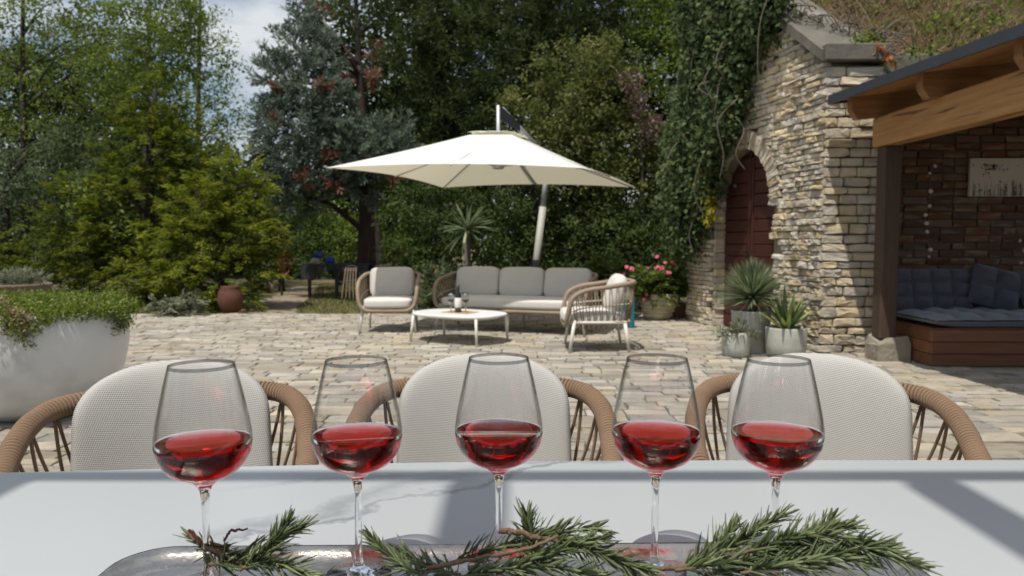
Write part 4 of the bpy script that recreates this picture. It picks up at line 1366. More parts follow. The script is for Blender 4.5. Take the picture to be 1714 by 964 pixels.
tree('pine_tree', 'half bare pine with spindly limbs above the sequoia', 'tree',
     [gp(640, 18.5), px3(605, 160, 18.5), px3(598, 40, 18.5), px3(590, -80, 18.5)],
     [blob(560, 15, 40, 30, 18.5), blob(640, 30, 50, 34, 18.3), blob(575, 80, 34, 22, 18.4), blob(655, 95, 45, 34, 18.2), blob(610, -20, 70, 30, 18.5)],
     'lf_pine', 'needle', .17, .26, .45, 18, .2, 'bark', .11,
     dead=[blob(530, 15, 20, 14, 18.3), blob(575, 120, 16, 16, 18.2), blob(630, 85, 16, 12, 18.1)])
tree('pine_tree', 'dark full pine at top centre left of the pole tip', 'tree',
     [gp(740, 17.8), px3(740, 200, 17.8), px3(735, -40, 17.8)],
     [blob(710, 20, 70, 60, 17.5), blob(760, 70, 80, 60, 17.3), blob(690, 110, 60, 50, 17.5), blob(740, 150, 75, 50, 17.2), blob(680, 190, 50, 45, 17.4), blob(770, 210, 75, 50, 17.1), blob(710, 250, 70, 50, 17.2), blob(700, 320, 80, 55, 17), blob(790, -20, 80, 50, 17.4)],
     'lf_pine', 'needle', .19, .25, .85, 24, .4, 'bark', .2)
tree('pine_tree', 'dark full pine at top centre right of the pole tip', 'tree',
     [gp(900, 17), px3(900, 200, 17), px3(905, -40, 17)],
     [blob(860, 30, 75, 60, 16.8), blob(930, 20, 85, 55, 16.7), blob(850, 110, 70, 50, 16.6), blob(920, 90, 75, 50, 16.5), blob(1000, 50, 75, 55, 16.8), blob(870, 170, 70, 45, 16.5), blob(1060, 30, 60, 55, 17), blob(980, -30, 100, 50, 16.9), blob(820, 240, 60, 50, 16.8)],
     'lf_pine', 'needle', .18, .25, .85, 24, .4, 'bark', .2)
tree('green_tree', 'fresh green tree at the top between the pines and the ivy', 'tree',
     [gp(1150, 16), px3(1150, 200, 16), px3(1145, -30, 16)],
     [blob(1150, 20, 70, 60, 16), blob(1110, 70, 50, 50, 15.8), blob(1180, 90, 60, 55, 15.9), blob(1130, 130, 55, 45, 15.7), blob(1230, 20, 70, 60, 16.2), blob(1090, -10, 50, 50, 16), blob(1160, 190, 60, 60, 15.8)],
     'lf_sunny', 'broad', .09, .25, .6, 18, .35, 'bark', .12)
tree('large_shrub', 'big olive green broadleaf shrub behind the right side of the parasol', 'shrub',
     [gp(985, 13.8), px3(985, 330, 13.8), px3(985, 200, 13.8)],
     [blob(960, 115, 70, 48, 13.6), blob(1010, 110, 60, 45, 13.6), blob(905, 180, 60, 50, 13.5), blob(960, 180, 70, 50, 13.3), blob(1030, 170, 50, 50, 13.6), blob(900, 250, 55, 48, 13.4), blob(960, 260, 70, 50, 13.2), blob(1030, 250, 60, 55, 13.4), blob(1075, 235, 45, 50, 13.6), blob(1050, 320, 60, 50, 13.3), blob(1100, 310, 45, 50, 13.5), blob(980, 330, 75, 45, 13.3)],
     'lf_broad', 'broad', .088, .19, .85, 22, .5, 'bark', .10)
tree('withered_shrub', 'withered pinkish brown shrub branch in front of the olive shrub', 'shrub',
     [gp(1075, 13.1), px3(1075, 300, 13.1), px3(1070, 200, 13.0)],
     [blob(1065, 150, 24, 26, 12.9), blob(1080, 195, 30, 26, 12.9), blob(1050, 135, 14, 16, 12.9), blob(1100, 215, 20, 22, 13.0), blob(1085, 240, 20, 16, 13)],
     'lf_purple', 'broad', .075, .16, .55, 14, .2, 'bark_grey', .04)
tree('laurel_shrub', 'dark glossy laurel shrub behind the left end of the sofa', 'shrub',
     [gp(720, 13.4), px3(720, 400, 13.4), px3(722, 340, 13.4)],
     [blob(690, 350, 55, 45, 13.6), blob(740, 390, 60, 45, 13.2), blob(690, 420, 50, 40, 13.2), blob(770, 340, 60, 40, 13.5), blob(720, 455, 60, 30, 13.1)],
     'lf_laurel', 'broad', .085, .19, .8, 22, .5, 'bark', .06)
tree('laurel_shrub', 'dark glossy laurel shrub behind the sofa and the parasol pole', 'shrub',
     [gp(860, 13.6), px3(860, 400, 13.6), px3(860, 340, 13.6)],
     [blob(840, 350, 60, 45, 13.6), blob(890, 345, 55, 45, 13.7), blob(850, 400, 60, 45, 13.3), blob(910, 405, 50, 45, 13.5), blob(860, 440, 75, 30, 13.2)],
     'lf_laurel', 'broad', .085, .19, .8, 22, .5, 'bark', .06)
tree('laurel_shrub', 'dark laurel shrub between the parasol pole and the flower pot', 'shrub',
     [gp(990, 13.0), px3(990, 420, 13.0), px3(990, 360, 13.0)],
     [blob(960, 390, 50, 45, 13.2), blob(1020, 380, 55, 45, 13.0), blob(1080, 380, 45, 45, 12.8), blob(960, 435, 50, 34, 12.9), blob(1060, 425, 60, 40, 12.7), blob(1120, 420, 35, 45, 12.4)],
     'lf_laurel', 'broad', .085, .19, .8, 22, .5, 'bark', .06)
tree('oleander_bush', 'light olive bush rising behind the right armchair', 'shrub',
     [gp(1005, 11.7), px3(1005, 480, 11.7), px3(1007, 440, 11.7)],
     [blob(1005, 450, 32, 30, 11.6), blob(985, 470, 28, 28, 11.6), blob(1028, 470, 26, 28, 11.6), blob(1005, 500, 40, 22, 11.6)],
     'lf_oleander', 'spray', .10, .13, .8, 18, .3, 'bark_grey', .025)
tree('sunny_bush', 'bright green sunlit bush seen past the sequoia trunk', 'shrub',
     [gp(570, 20), px3(570, 420, 20), px3(570, 380, 20)],
     [blob(550, 370, 50, 45, 20), blob(590, 400, 45, 40, 19.6), blob(655, 380, 40, 50, 20), blob(530, 420, 50, 36, 19.5), blob(650, 420, 45, 35, 19.5)],
     'lf_sunny', 'broad', .11, .26, .7, 16, .4, 'bark', .08)
tree('path_shrub', 'dark green shrub beside the end of the path', 'shrub',
     [gp(470, 17.5), px3(470, 430, 17.5), px3(470, 400, 17.5)],
     [blob(455, 400, 45, 45, 17.5), blob(500, 420, 45, 40, 17.5), blob(440, 445, 40, 30, 17.2), blob(520, 380, 40, 36, 18), blob(475, 350, 40, 40, 18)],
     'lf_laurel', 'broad', .10, .23, .8, 18, .4, 'bark', .07)
tree('red_shrub', 'upright dark red leaved shrub beside the path', 'shrub',
     [gp(470, 16.3), px3(472, 460, 16.3), px3(475, 430, 16.3)],
     [blob(478, 430, 10, 14, 16.3), blob(470, 450, 11, 14, 16.3)],
     'lf_red', 'broad', .08, .14, .9, 16, .3, 'bark', .025)
tree('round_shrub', 'low rounded grey green shrub at the patio edge', 'shrub',
     [tuple(G(295, 531)), px3(295, 520, 11.6), px3(296, 510, 11.6)],
     [blob(280, 517, 30, 15, 11.5), blob(312, 513, 26, 17, 11.5), blob(295, 509, 24, 14, 11.5)],
     'lf_sage', 'spray', .075, .10, .85, 18, .4, 'bark', .02)
tree('silver_shrub', 'silver leaved shrub between the left armchair and the sofa', 'shrub',
     [gp(735, 12.0), px3(735, 490, 12.0), px3(735, 470, 12.0)],
     [blob(735, 470, 20, 26, 12.0), blob(728, 495, 20, 20, 12.0), blob(748, 490, 18, 22, 12.0)],
     'lf_grey', 'plume', .13, .14, .8, 16, .3, 'bark', .02)

# spiky palm-like yucca behind the sofa
def blade_plant(name, label, cat, base, n, L, W, spread, mat, parent_parts=None, indiv=False, pitch=(10, 85), droop=0.35, stem=None):
    root = empty(name, base, 0, label, cat)
    if stem:
        m_ = MB(); m_.tube([(0, 0, -.02), (0.01, 0, stem * .5), (0, 0, stem)], [.055, .05, .06], 9); m_.build('stem', M['bark_grey'], root, True)
    z0 = stem or 0
    def blade_mesh(tint, bend):
        m_ = MB()
        pr = [(0, .5), (.15, .9), (.4, 1), (.7, .75), (.9, .35), (1.0, .02)]
        vs_, fs_ = [], []
        for t, w in pr:
            zc = -bend * t * t
            vs_ += [(t, -w * W * .5, zc + .12 * W * w), (t, 0, zc - .10 * W * w), (t, w * W * .5, zc + .12 * W * w)]
        for i in range(len(pr) - 1):
            for q in range(2):
                a = i * 3 + q
                fs_.append((a, a + 3, a + 4, a + 1))
        m_.add(vs_, fs_)
        me = m_.mesh('leaf', True)
        at = me.attributes.new('tint', 'FLOAT', 'POINT')
        at.data.foreach_set('value', np.full(len(me.vertices), tint, np.float32))
        me.materials.append(M[mat])
        return me
    var = [blade_mesh(random.random(), droop * random.uniform(.1, 1.2)) for _ in range(7)]
    if indiv:
        for i in range(n):
            o = link('leaf', random.choice(var), None, root)
            az = i * 2.399 + random.uniform(-.2, .2)
            el = R(pitch[0] + (pitch[1] - pitch[0]) * ((i + .5) / n) ** .8 + random.uniform(-6, 6))
            o.location = (0.02 * math.cos(az), 0.02 * math.sin(az), z0 + random.uniform(-.02, .03))
            o.rotation_euler = (random.uniform(-.2, .2), -el, az)
            s = L * random.uniform(.8, 1.1)
            o.scale = (s, 1, s)
    else:
        big = MB(); tt = []
        for i in range(n):
            me = random.choice(var)
            az = random.uniform(0, 6.283)
            el = R(random.uniform(*pitch))
            s = L * random.uniform(.85, 1.05)
            mt = Matrix.Translation((0, 0, z0)) @ Euler((random.uniform(-.5, .5), -el, az)).to_matrix().to_4x4() @ Matrix.Diagonal((s, 1, s, 1))
            big.add([mt @ v.co for v in me.vertices], [tuple(p.vertices) for p in me.polygons], [random.random()] * len(me.vertices))
        me = big.mesh('leaves', True)
        at = me.attributes.new('tint', 'FLOAT', 'POINT'); at.data.foreach_set('value', np.array(big.attr, np.float32))
        link('leaves', me, M[mat], root)
    return root
b0 = px3(782, 385, 12.6)
yb = blade_plant('yucca', 'spiky dark yucca on a tall stem behind the sofa', 'yucca', (b0.x, b0.y, -.05), 70, .52, .045, 1, 'lf_blade', pitch=(-40, 80), droop=.3, stem=b0.z + .05)

# lawn blades and fallen leaves
N = 26000
gx = RNG.uniform(-8.5, 1.4, N); gy = 11.75 + RNG.random(N) * 7.5
keep = ~((gx > -5.2 - (gy - 12) * .06) & (gx < -3.5 - (gy - 12) * .2))
gx, gy = gx[keep], gy[keep]; N = len(gx)
o = leaf_object('grass', M['lf_grass'], None, np.stack([gx, gy, np.full(N, -.055)], 1), unit(N) * .5 + np.array([0, 0, 1.0]), unit(N), RNG.uniform(.03, .09, N), np.full(N, .012), RNG.random(N))
tag(o, 'patchy grass on the lawn behind the patio', 'grass', kind='stuff')
N = 420
o = leaf_object('fallen_leaves', M['lf_hay'], None, np.stack([RNG.uniform(-6, 3.0, N), 8.0 + RNG.random(N) * 4.0, np.full(N, .012)], 1), unit(N) * np.array([1, 1, .15]), np.array([0, 0, 1.0]) + unit(N) * .3, RNG.uniform(.02, .05, N), RNG.uniform(.012, .03, N), RNG.random(N))
tag(o, 'small dry leaves scattered at the back of the patio', 'leaves', kind='stuff')

# weeds in the joints
wc_ = np.stack([RNG.uniform(-4.5, 4.5, 130), RNG.uniform(2.4, 11.6, 130)], 1)
k = RNG.integers(0, 130, 2400)
N = len(k)
wp2 = np.concatenate([wc_[k] + RNG.normal(size=(N, 2)) * np.array([.06, .012]), np.full((N, 1), -.006)], 1)
o = leaf_object('joint_weeds', M['lf_grass'], None, wp2, unit(N) * .9 + np.array([0, 0, .7]), unit(N), RNG.uniform(.010, .030, N), np.full(N, .006), RNG.random(N))
tag(o, 'tiny weeds growing in the joints of the paving', 'weeds', kind='stuff')
# =================================================================== PARASOL
para = empty('cantilever_parasol', (0.62, 12.9, 0), 0, 'large cream cantilever parasol with a silver pole over the lounge seats', 'parasol')
PO = Vector((0.62, 12.9, 0))
A_, E_, C_, B_ = [Vector(p) - PO for p in (P(545, 281, 8.95), P(972, 281, 8.42), P(1064, 314, 11.6), P(741, 314, 12.1))]
APX = px3(834, 214, 10.3) - PO
def canopy_panel(mb, c0, c1, t0, n=14, m=10, sag=0.035):
    def fn(a, b):
        edge = c0.lerp(c1, a)
        # the hem is pulled in between corners
        mid = (A_ + E_ + C_ + B_) / 4
        inn = 4 * a * (1 - a)
        edge = edge.lerp(Vector((mid.x, mid.y, edge.z)), 0.025 * inn) + Vector((0, 0, 0.05 * inn))
        top = APX
        p = edge.lerp(top, b * (1 - t0))
        p.z -= sag * math.sin(math.pi * b) * (0.4 + inn)
        return p
    mb.grid(fn, n, m)
mb = MB()
for c0, c1 in ((A_, E_), (E_, C_), (C_, B_), (B_, A_)):
    canopy_panel(mb, c0, c1, 0.14)
can = mb.build('canopy', M['canopy'], para, True)
mb = MB()
V_APX = APX + Vector((0, 0, -.075))
for c0, c1 in ((A_, E_), (E_, C_), (C_, B_), (B_, A_)):
    def fn(a, b):
        edge = c0.lerp(c1, a)
        lo = APX.lerp(edge, 0.20) + Vector((0, 0, .035 + .02 * math.sin(a * 3 * math.pi) ** 2))
        return lo.lerp(V_APX + Vector((0, 0, .03)), b)
    mb.grid(fn, 10, 5)
mb.build('vent_cap', M['canopy'], can, True)
hub = APX + Vector((0, 0, -0.52))
mb = MB()
mb.tube([hub, APX + Vector((0, 0, .30))], .025, 10)
mb.build('mast', M['alu'], para, True)
mb = MB(); mb.lathe([(.0, -.03), (.07, -.03), (.085, 0), (.07, .04), (.03, .06)], 14, tuple(hub)); mb.build('hub', M['alu'], para, True)
mids = [(A_ + E_) / 2, (E_ + C_) / 2, (C_ + B_) / 2, (B_ + A_) / 2]
for c in (A_, E_, C_, B_, *mids):
    top = APX + Vector((0, 0, -.06))
    mb = MB()
    q = c.lerp(top, .02) + Vector((0, 0, -.015 + (.04 if c in mids else 0)))
    mb.tube([top, top.lerp(q, .5) + Vector((0, 0, -.035)), q], .012, 6)
    rb = mb.build('rib', M['alu'], para, True)
    mb = MB(); mb.tube([hub, top.lerp(q, .42) + Vector((0, 0, -.04))], .009, 6)
    mb.build('strut', M['alu'], rb, True)
pt = px3(913, 312, 12.9) - PO
pb = px3(896, 452, 12.9) - PO
dirp = (pt - pb).normalized()
base_p = pb - dirp * ((pb.z - 0.06) / dirp.z)
top_p = pt + dirp * .45
mb = MB(); mb.tube([base_p, pt - dirp * .35], .062, 12); mb.build('pole', M['pole_grey'], para, True)
mb = MB(); mb.tube([pt - dirp * .35, top_p], .052, 12); mb.build('upper_pole', M['alu'], para, True)
mb = MB(); mb.box(tuple(pb + dirp * .12 + Vector((-.01, -.05, 0))), (.12, .12, .13), 0, .012); mb.build('crank_box', M['black'], para)
mb = MB(); mb.tube([top_p, APX + Vector((.05, .1, .26))], [.045, .04], 10); mb.build('arm', M['alu'], para, True)
mb = MB()
q0 = APX + Vector((.02, .0, .31)); q1 = APX + Vector((.30, .35, .10))
mb.add([q0 + Vector((0, -.03, 0)), q1 + Vector((0, -.03, 0)), q1 + Vector((0, -.03, -.10)), APX + Vector((.03, -.03, .12)),
        q0 + Vector((0, .03, 0)), q1 + Vector((0, .03, 0)), q1 + Vector((0, .03, -.10)), APX + Vector((.03, .03, .12))],
       [(0, 1, 2, 3), (7, 6, 5, 4), (0, 4, 5, 1), (1, 5, 6, 2), (2, 6, 7, 3), (3, 7, 4, 0)])
mb.build('arm_bracket', M['black'], para)
mb = MB(); mb.box((base_p.x, base_p.y, 0.03), (.85, .85, .07), R(12), .02); mb.build('base_plate', M['concrete_cap'], para)

# =================================================================== LOUNGE SEATS
def lounge(W, seats):
    """rope lounge seat; origin on the ground, front towards -y"""
    root = empty('lounge_seat', (0, 0, 0))
    h = W / 2
    side = [(h - .20, -.345, .275), (h - .10, -.345, .285), (h - .035, -.335, .345), (h - .008, -.315, .46), (h, -.27, .575), (h, -.14, .645), (h - .005, .05, .675), (h - .02, .24, .705), (h - .09, .345, .72), (h - .22, .375, .722)]
    loop = [Vector((0, -.345, .275))] + [Vector(p) for p in side] + [Vector((0, .38, .722))] + [Vector((-p[0], p[1], p[2])) for p in reversed(side)] + [Vector((0, -.345, .275))]
    path = bez(loop, 5)[:-1]
    mb = MB(); mb.tube(path, .0245, 10, closed=True, twist=420); mb.build('rail', M['rope_taupe'], root, True, True)
    low = [Vector((h - .07, y, .31)) for y in (-.30, -.1, .1, .27)] + [Vector((h - .17, .335, .31)), Vector((-h + .17, .335, .31))] + [Vector((-h + .07, y, .31)) for y in (.27, .1, -.1, -.30)]
    mb = MB(); mb.tube(low, .016, 8, closed=True); mb.build('seat_frame', M['white_metal'], root, True)
    # rope webbing: V pairs from the rail down to the frame
    seg = [p for p in path if p.z > .50]
    order = path[path.index(seg[0]):path.index(seg[-1]) + 1]
    Ls = [0]
    for a, b in zip(order, order[1:]): Ls.append(Ls[-1] + (b - a).length)
    def at(pl, ls, t):
        d = t * ls[-1]
        for i in range(len(ls) - 1):
            if ls[i + 1] >= d: return pl[i].lerp(pl[i + 1], (d - ls[i]) / max(1e-6, ls[i + 1] - ls[i]))
        return pl[-1].copy()
    lw = bez(low, 5)
    Lw = [0]
    for a, b in zip(lw, lw[1:]): Lw.append(Lw[-1] + (b - a).length)
    n = int(Ls[-1] / .072)
    mb = MB(); mid = []
    for k in range(n):
        t = (k + .5) / n
        for dt in (-.4, .4):
            a = at(order, Ls, min(1, max(0, t + dt * .25 / n)))
            b = at(lw, Lw, min(1, max(0, t + dt / n)))
            m = a.lerp(b, .5)
            bulge = Vector((m.x / h * .015, .012 if m.y > .2 else 0, 0))
            mb.tube([a, m + bulge, b], .0052, 5, twist=900)
        mid.append(at(order, Ls, t).lerp(at(lw, Lw, t), .52))
    mb.build('rope_webbing', M['rope_taupe'], root, True, True)
    mb = MB(); mb.tube(mid, .008, 6, twist=800); mb.build('tie_rope', M['rope_pale'], root, True, True)
    mb = MB(); mb.tube([p + Vector((0, 0, .012)) for p in lw], .010, 6, twist=800); mb.build('edge_rope', M['rope_pale'], root, True, True)
    # skirt of rope under the frame
    mb = MB()
    for k in range(int(n * 1.2)):
        t = (k + .5) / (n * 1.2)
        a = at(lw, Lw, t); c = Vector((a.x * .9, a.y * .86, .235))
        mb.tube([a, a.lerp(c, .5) + Vector((0, 0, -.01)), c], .011, 5, twist=500)
    mb.build('rope_skirt', M['rope_taupe'], root, True, True)
    xs = [-1, 1] if seats == 1 else [-1, -.0, 1]
    for x in xs:
        for y in (-1, 1):
            mb = MB()
            top = Vector((x * (h - .065), y * .255 - (.0 if y < 0 else -.01), .335 if y < 0 else .30))
            bot = Vector((x * (h - (.02 if y < 0 else .06)), y * .31, 0.0))
            mb.tube([top, bot], [.021, .015], 10)
            mb.build('leg', M['white_metal'], root, True)
    for y in (-.24, .24):
        mb = MB(); mb.tube([(-h + .08, y, .268), (h - .08, y, .268)], .014, 8)
        mb.build('cross_rail', M['white_metal'], root, True)
    me = superbox(W - .13, .66, .13, 6, 10, .14)
    o = link('seat_cushion', me, M['cushion_light'], root); o.location = (0, -.045, .365)
    cw = (W - .16) / seats
    for k in range(seats):
        me = superbox(cw - .006, .16, .40, 6, 10, .35, .003, k)
        o = link('back_cushion', me, M['cushion'] if True else None, root)
        o.location = (-(W - .16) / 2 + cw * (k + .5), .235, .60); o.rotation_euler = (R(-13), 0, 0)
    return root
arm1 = lounge(.74, 1)
arm1.name = 'lounge_armchair'
tag(arm1, 'rope lounge armchair facing the camera left of the coffee table', 'armchair', 'lounge armchairs round the coffee table')
arm2 = copy_tree(arm1)
arm1.location = (-1.57, 9.68, 0); arm1.rotation_euler = (0, 0, R(2))
arm2.location = (.90, 8.02, 0); arm2.rotation_euler = (0, 0, R(-90))
tag(arm2, 'rope lounge armchair seen from its side with a white cushion on it', 'armchair')
for ch in arm2.children:
    if ch.name.startswith('back_cushion'):
        ch.data = superbox(.50, .17, .42, 3.0, 10, .3, .004, 3)
        ch.data.materials.append(M['cushion_light'])
        ch.location = (0.02, .20, .60)
sofa = lounge(2.04, 3)
sofa.name = 'lounge_sofa'
tag(sofa, 'three seat rope sofa with taupe back cushions in the parasol shade', 'sofa')
sofa.location = (.05, 9.66, 0); sofa.rotation_euler = (0, 0, R(-21))

# coffee table with bottle
ct_ = empty('coffee_table', (-.606, 8.62, 0), R(-31), 'low white oval coffee table with slim legs before the sofa', 'coffee table')
mb = MB()
def sell(r, a, b, p=2.6):
    c, s = math.cos(r), math.sin(r)
    return (a * math.copysign(abs(c) ** (2 / p), c), b * math.copysign(abs(s) ** (2 / p), s))
NS = 56
rings = [(.97, .300), (1.0, .308), (1.0, .322), (.985, .328)]
vs_ = [(*[q * k for q in sell(2 * math.pi * i / NS, .56, .40)], z) for k, z in rings for i in range(NS)]
fs_ = [(r * NS + i, r * NS + (i + 1) % NS, (r + 1) * NS + (i + 1) % NS, (r + 1) * NS + i) for r in range(3) for i in range(NS)]
fs_ += [tuple(range(3 * NS, 4 * NS)), tuple(reversed(range(NS)))]
mb.add(vs_, fs_); mb.build('table_top', M['top_white'], ct_)
for sx in (-1, 1):
    for sy in (-1, 1):
        mb = MB(); mb.tube([(sx * .43, sy * .30, .30), (sx * .455, sy * .325, 0)], [.017, .014], 10); mb.build('leg', M['white_metal'], ct_, True)
mb = MB(); mb.tube([(*sell(2 * math.pi * i / 32, .46, .31), .288) for i in range(32)], .012, 8, closed=True); mb.build('under_frame', M['white_metal'], ct_, True)
bx0 = P(767, 519, 8.6)
mat_ = MB(); mat_.box((bx0[0] + .02, 8.62, .3315), (.36, .26, .006), R(-31), .002)
o = mat_.build('table_mat', M['gold'], None); tag(o, 'straw coloured mat under the wine bottle on the coffee table', 'mat')
bt = empty('wine_bottle', (bx0[0], 8.58, .3345), 0, 'dark wine bottle with a white label on the coffee table', 'bottle')
mb = MB(); mb.lathe([(0, 0), (.036, 0), (.038, .01), (.038, .185), (.033, .21), (.016, .24), (.0145, .295), (.017, .296), (.017, .31), (0, .31)], 20); mb.build('bottle_body', M['bottle'], bt, True)
mb = MB(); mb.lathe([(.0385, .055), (.0392, .056), (.0392, .165), (.0385, .166)], 20); mb.build('label', M['paper'], bt, True)
mb = MB(); mb.lathe([(.0165, .245), (.0185, .25), (.0185, .312), (0, .314)], 16); mb.build('capsule', M['black'], bt, True)
def small_glass(x, y, label):
    g = empty('red_wine_glass', (x, y, .3345), 0, label, 'wine glass', 'red wine glasses on the coffee table')
    mb = MB(); mb.lathe([(0, 0), (.034, .001), (.006, .006), (.004, .06), (.006, .09), (.03, .115), (.041, .15), (.038, .19), (.032, .22), (.031, .22), (.037, .19), (.040, .15), (.029, .117), (.0, .096)], 20); mb.build('glass_body', M['far_glass'], g, True)
    mb = MB(); mb.lathe([(0, .100), (.029, .119), (.0385, .142), (0, .1425)], 18); mb.build('wine', M['darkwine'], g, True)
small_glass(bx0[0] - .085, 8.62, 'small glass of dark red wine left of the bottle')
small_glass(bx0[0] + .085, 8.60, 'small glass of dark red wine right of the bottle')

# =================================================================== POTS AND PLANTS
def pot(name, label, cat, loc, prof, mat, n=40, soil=None):
    r = empty(name, loc, 0, label, cat)
    mb = MB(); mb.lathe(prof, n); mb.build('pot_body', M[mat], r, True)
    if soil:
        mb = MB(); mb.lathe([(soil[0], soil[1]), (0, soil[1] + .012)], n); mb.build('soil', M['earth'], r, True)
    return r
big = pot('planter', 'huge glossy white bowl planter at the left edge', 'planter', (-3.19, 5.00, 0),
    [(0, 0), (.22, 0), (.28, .012), (.385, .075), (.475, .18), (.535, .31), (.566, .47), (.572, .69), (.562, .705), (.545, .69), (.54, .5)], 'white_glaze', 64, (.545, .64))
# cascading stonecrop
cl = []
for k in range(420):
    a = random.uniform(0, 6.28); r_ = .54 * math.sqrt(random.random())
    cl.append((-3.19 + r_ * math.cos(a), 5.0 + r_ * math.sin(a), .70 + random.uniform(0, .10) * (1.1 - r_)))
for k in range(330):
    a = random.uniform(math.pi * 1.02, math.pi * 2.12)
    hang = .02 + .17 * max(0, math.sin(a * 6.1 + 1.2)) ** 3
    if 3.6 < a < 4.36: hang = .40
    if hang < .05 and random.random() < .55: continue
    z = .72 - random.random() * hang
    cl.append((-3.19 + .58 * math.cos(a), 5.0 + .58 * math.sin(a), z))
cl = np.array(cl)
sed = empty('stonecrop', (-3.19, 5.0, .66), 0, 'bright green stonecrop spilling over the rim of the white bowl planter', 'plant')
k = np.repeat(np.arange(len(cl)), 46)
N = len(k)
ct = RNG.random(len(cl))
leaf_object('foliage', M['lf_sedum'], sed, cl[k] - np.array([-3.19, 5.0, .66]) + RNG.normal(size=(N, 3)) * np.array([.035, .035, .022]), unit(N) + np.array([0, 0, .4]), unit(N) * .8 + np.array([0, -.3, .7]), RNG.uniform(.012, .026, N), RNG.uniform(.008, .014, N), .6 * ct[k] + .4 * RNG.random(N))
n = 500
yc = np.array([P(u, v, 4.45) for u, v in ((15, 520), (25, 535), (35, 545), (10, 550), (40, 530), (5, 505))])
leaf_object('yellowed_foliage', M['lf_hay'], sed, yc[RNG.integers(0, len(yc), n)] - np.array([-3.19, 5.0, .66]) + RNG.normal(size=(n, 3)) * .022, unit(n), unit(n), RNG.uniform(.012, .024, n), RNG.uniform(.008, .013, n), RNG.random(n))

pb_ = P(25, 480, 7.4)
wk = pot('planter', 'brown wicker planter half hidden behind the white bowl', 'planter', (pb_[0], 7.4, 0), [(0, 0), (.24, 0), (.27, .02), (.31, .70), (.33, .72), (.31, .735), (.28, .70)], 'wicker', 32, (.29, .68))
bl = [(np.array([pb_[0] + dx, 7.4, .77]), np.array([.15, .2, .07])) for dx in (-.22, -.05, .08, .17)]
sg_ = empty('santolina', (pb_[0], 7.4, .70), 0, 'soft grey green shrub growing in the wicker planter', 'plant')
leaf_object('foliage', M['lf_sage'], sg_, *foliage([(c - np.array([pb_[0], 7.4, .70]), r) for c, r in bl], 'plume', 1.2, .05, .07, .2, 16))

tp = pot('planter', 'dark terracotta jar standing at the patio edge by the path', 'pot', tuple(G(386, 523)), [(0, 0), (.12, 0), (.17, .08), (.20, .2), (.18, .33), (.14, .40), (.15, .42), (.13, .42), (.12, .38)], 'terracotta', 28, (.125, .37))

fp = G(1101, 534)
flower_pot = pot('planter', 'ribbed cream ceramic pot at the foot of the facade', 'pot', (fp[0], fp[1], 0),
    [(0, 0), (.16, 0), (.18, .02)] + [(.185 + .115 * t ** .7 + (.010 if i % 4 in (1, 2) else -.008), .03 + .34 * t) for i, t in enumerate(np.linspace(0, 1, 21))] + [(.29, .385), (.265, .38), (.26, .33)], 'cream_pot', 44, (.265, .34))
ol = empty('oleander', (fp[0], fp[1], .36), 0, 'pink flowering oleander growing in the ribbed cream pot', 'plant')
off = np.array([fp[0], fp[1], .36])
leaf_object('foliage', M['lf_oleander'], ol, *foliage([(c - off, r) for c, r in [blob(1100, 470, 34, 30, fp[1], .3), blob(1075, 475, 26, 26, fp[1] - .1, .25), blob(1125, 470, 24, 30, fp[1], .25), blob(1100, 488, 40, 14, fp[1] - .1, .3), blob(1145, 480, 18, 30, fp[1] + .3, .2)]], 'spray', 1.0, .095, .10, .2, 18))
for k in range(9):
    mb = MB()
    a = random.uniform(0, 6.28); e = Vector((.3 * math.cos(a), .2 * math.sin(a), random.uniform(.3, .55)))
    mb.tube(bez([(0, 0, 0), e * .5 + Vector((0, 0, .08)), e], 4), .006, 5)
    mb.build('stem', M['vine'], ol, True)
fm = MB()
for t in range(5):
    a = t * 1.2566
    c0 = Vector((math.cos(a) * .5, math.sin(a) * .5, .12))
    tv = Vector((-math.sin(a), math.cos(a), 0)) * .33
    fm.add([(0, 0, 0), c0 + tv, c0 * 2 + Vector((0, 0, .1)), c0 - tv], [(0, 1, 2, 3)])
fme = fm.mesh('flower', True); fme.materials.append(M['flower'])
for (u, v) in ((1100, 429), (1113, 439), (1096, 447), (1104, 452), (1108, 448), (1105, 449), (1102, 446), (1124, 438), (1130, 443), (1117, 456), (1120, 457), (1084, 448), (1057, 450), (1060, 451), (1048, 448), (1043, 460), (1081, 493), (1078, 502), (1149, 423), (1152, 425), (1147, 425)):
    for q in range(2):
        o = link('flower', fme, None, ol)
        o.location = Vector(P(u + random.uniform(-1.5, 1.5), v + random.uniform(-1.5, 1.5), fp[1] - .32 - random.uniform(0, .03))) - Vector(off)
        o.rotation_euler = (random.uniform(.6, 1.6), random.uniform(-.5, .5), random.uniform(-.6, .6))
        s = random.uniform(.022, .034); o.scale = (s, s, s)
o = MB().box((0, 0, .11), (.20, .2, .22), .3, .02).build('wood_block', M['old_wood'], None)
o.location = (fp[0] + .34, fp[1] + .25, 0); tag(o, 'old brown wooden block beside the ribbed cream pot', 'block')
q = P(1047, 487, 9.9)
wc = empty('watering_can', (q[0] + .02, 9.9, 0), 0, 'turquoise plastic can partly hidden behind the right armchair', 'watering can')
mb = MB(); mb.lathe([(0, 0), (.10, 0), (.105, .02), (.10, .40), (.07, .47), (.04, .48), (0, .48)], 20); mb.build('can_body', M['turq'], wc, True)
mb = MB(); mb.tube(bez([(-.03, 0, .47), (-.10, 0, .52), (-.15, 0, .42), (-.10, 0, .3)], 5), .013, 7); mb.build('handle', M['turq'], wc, True)

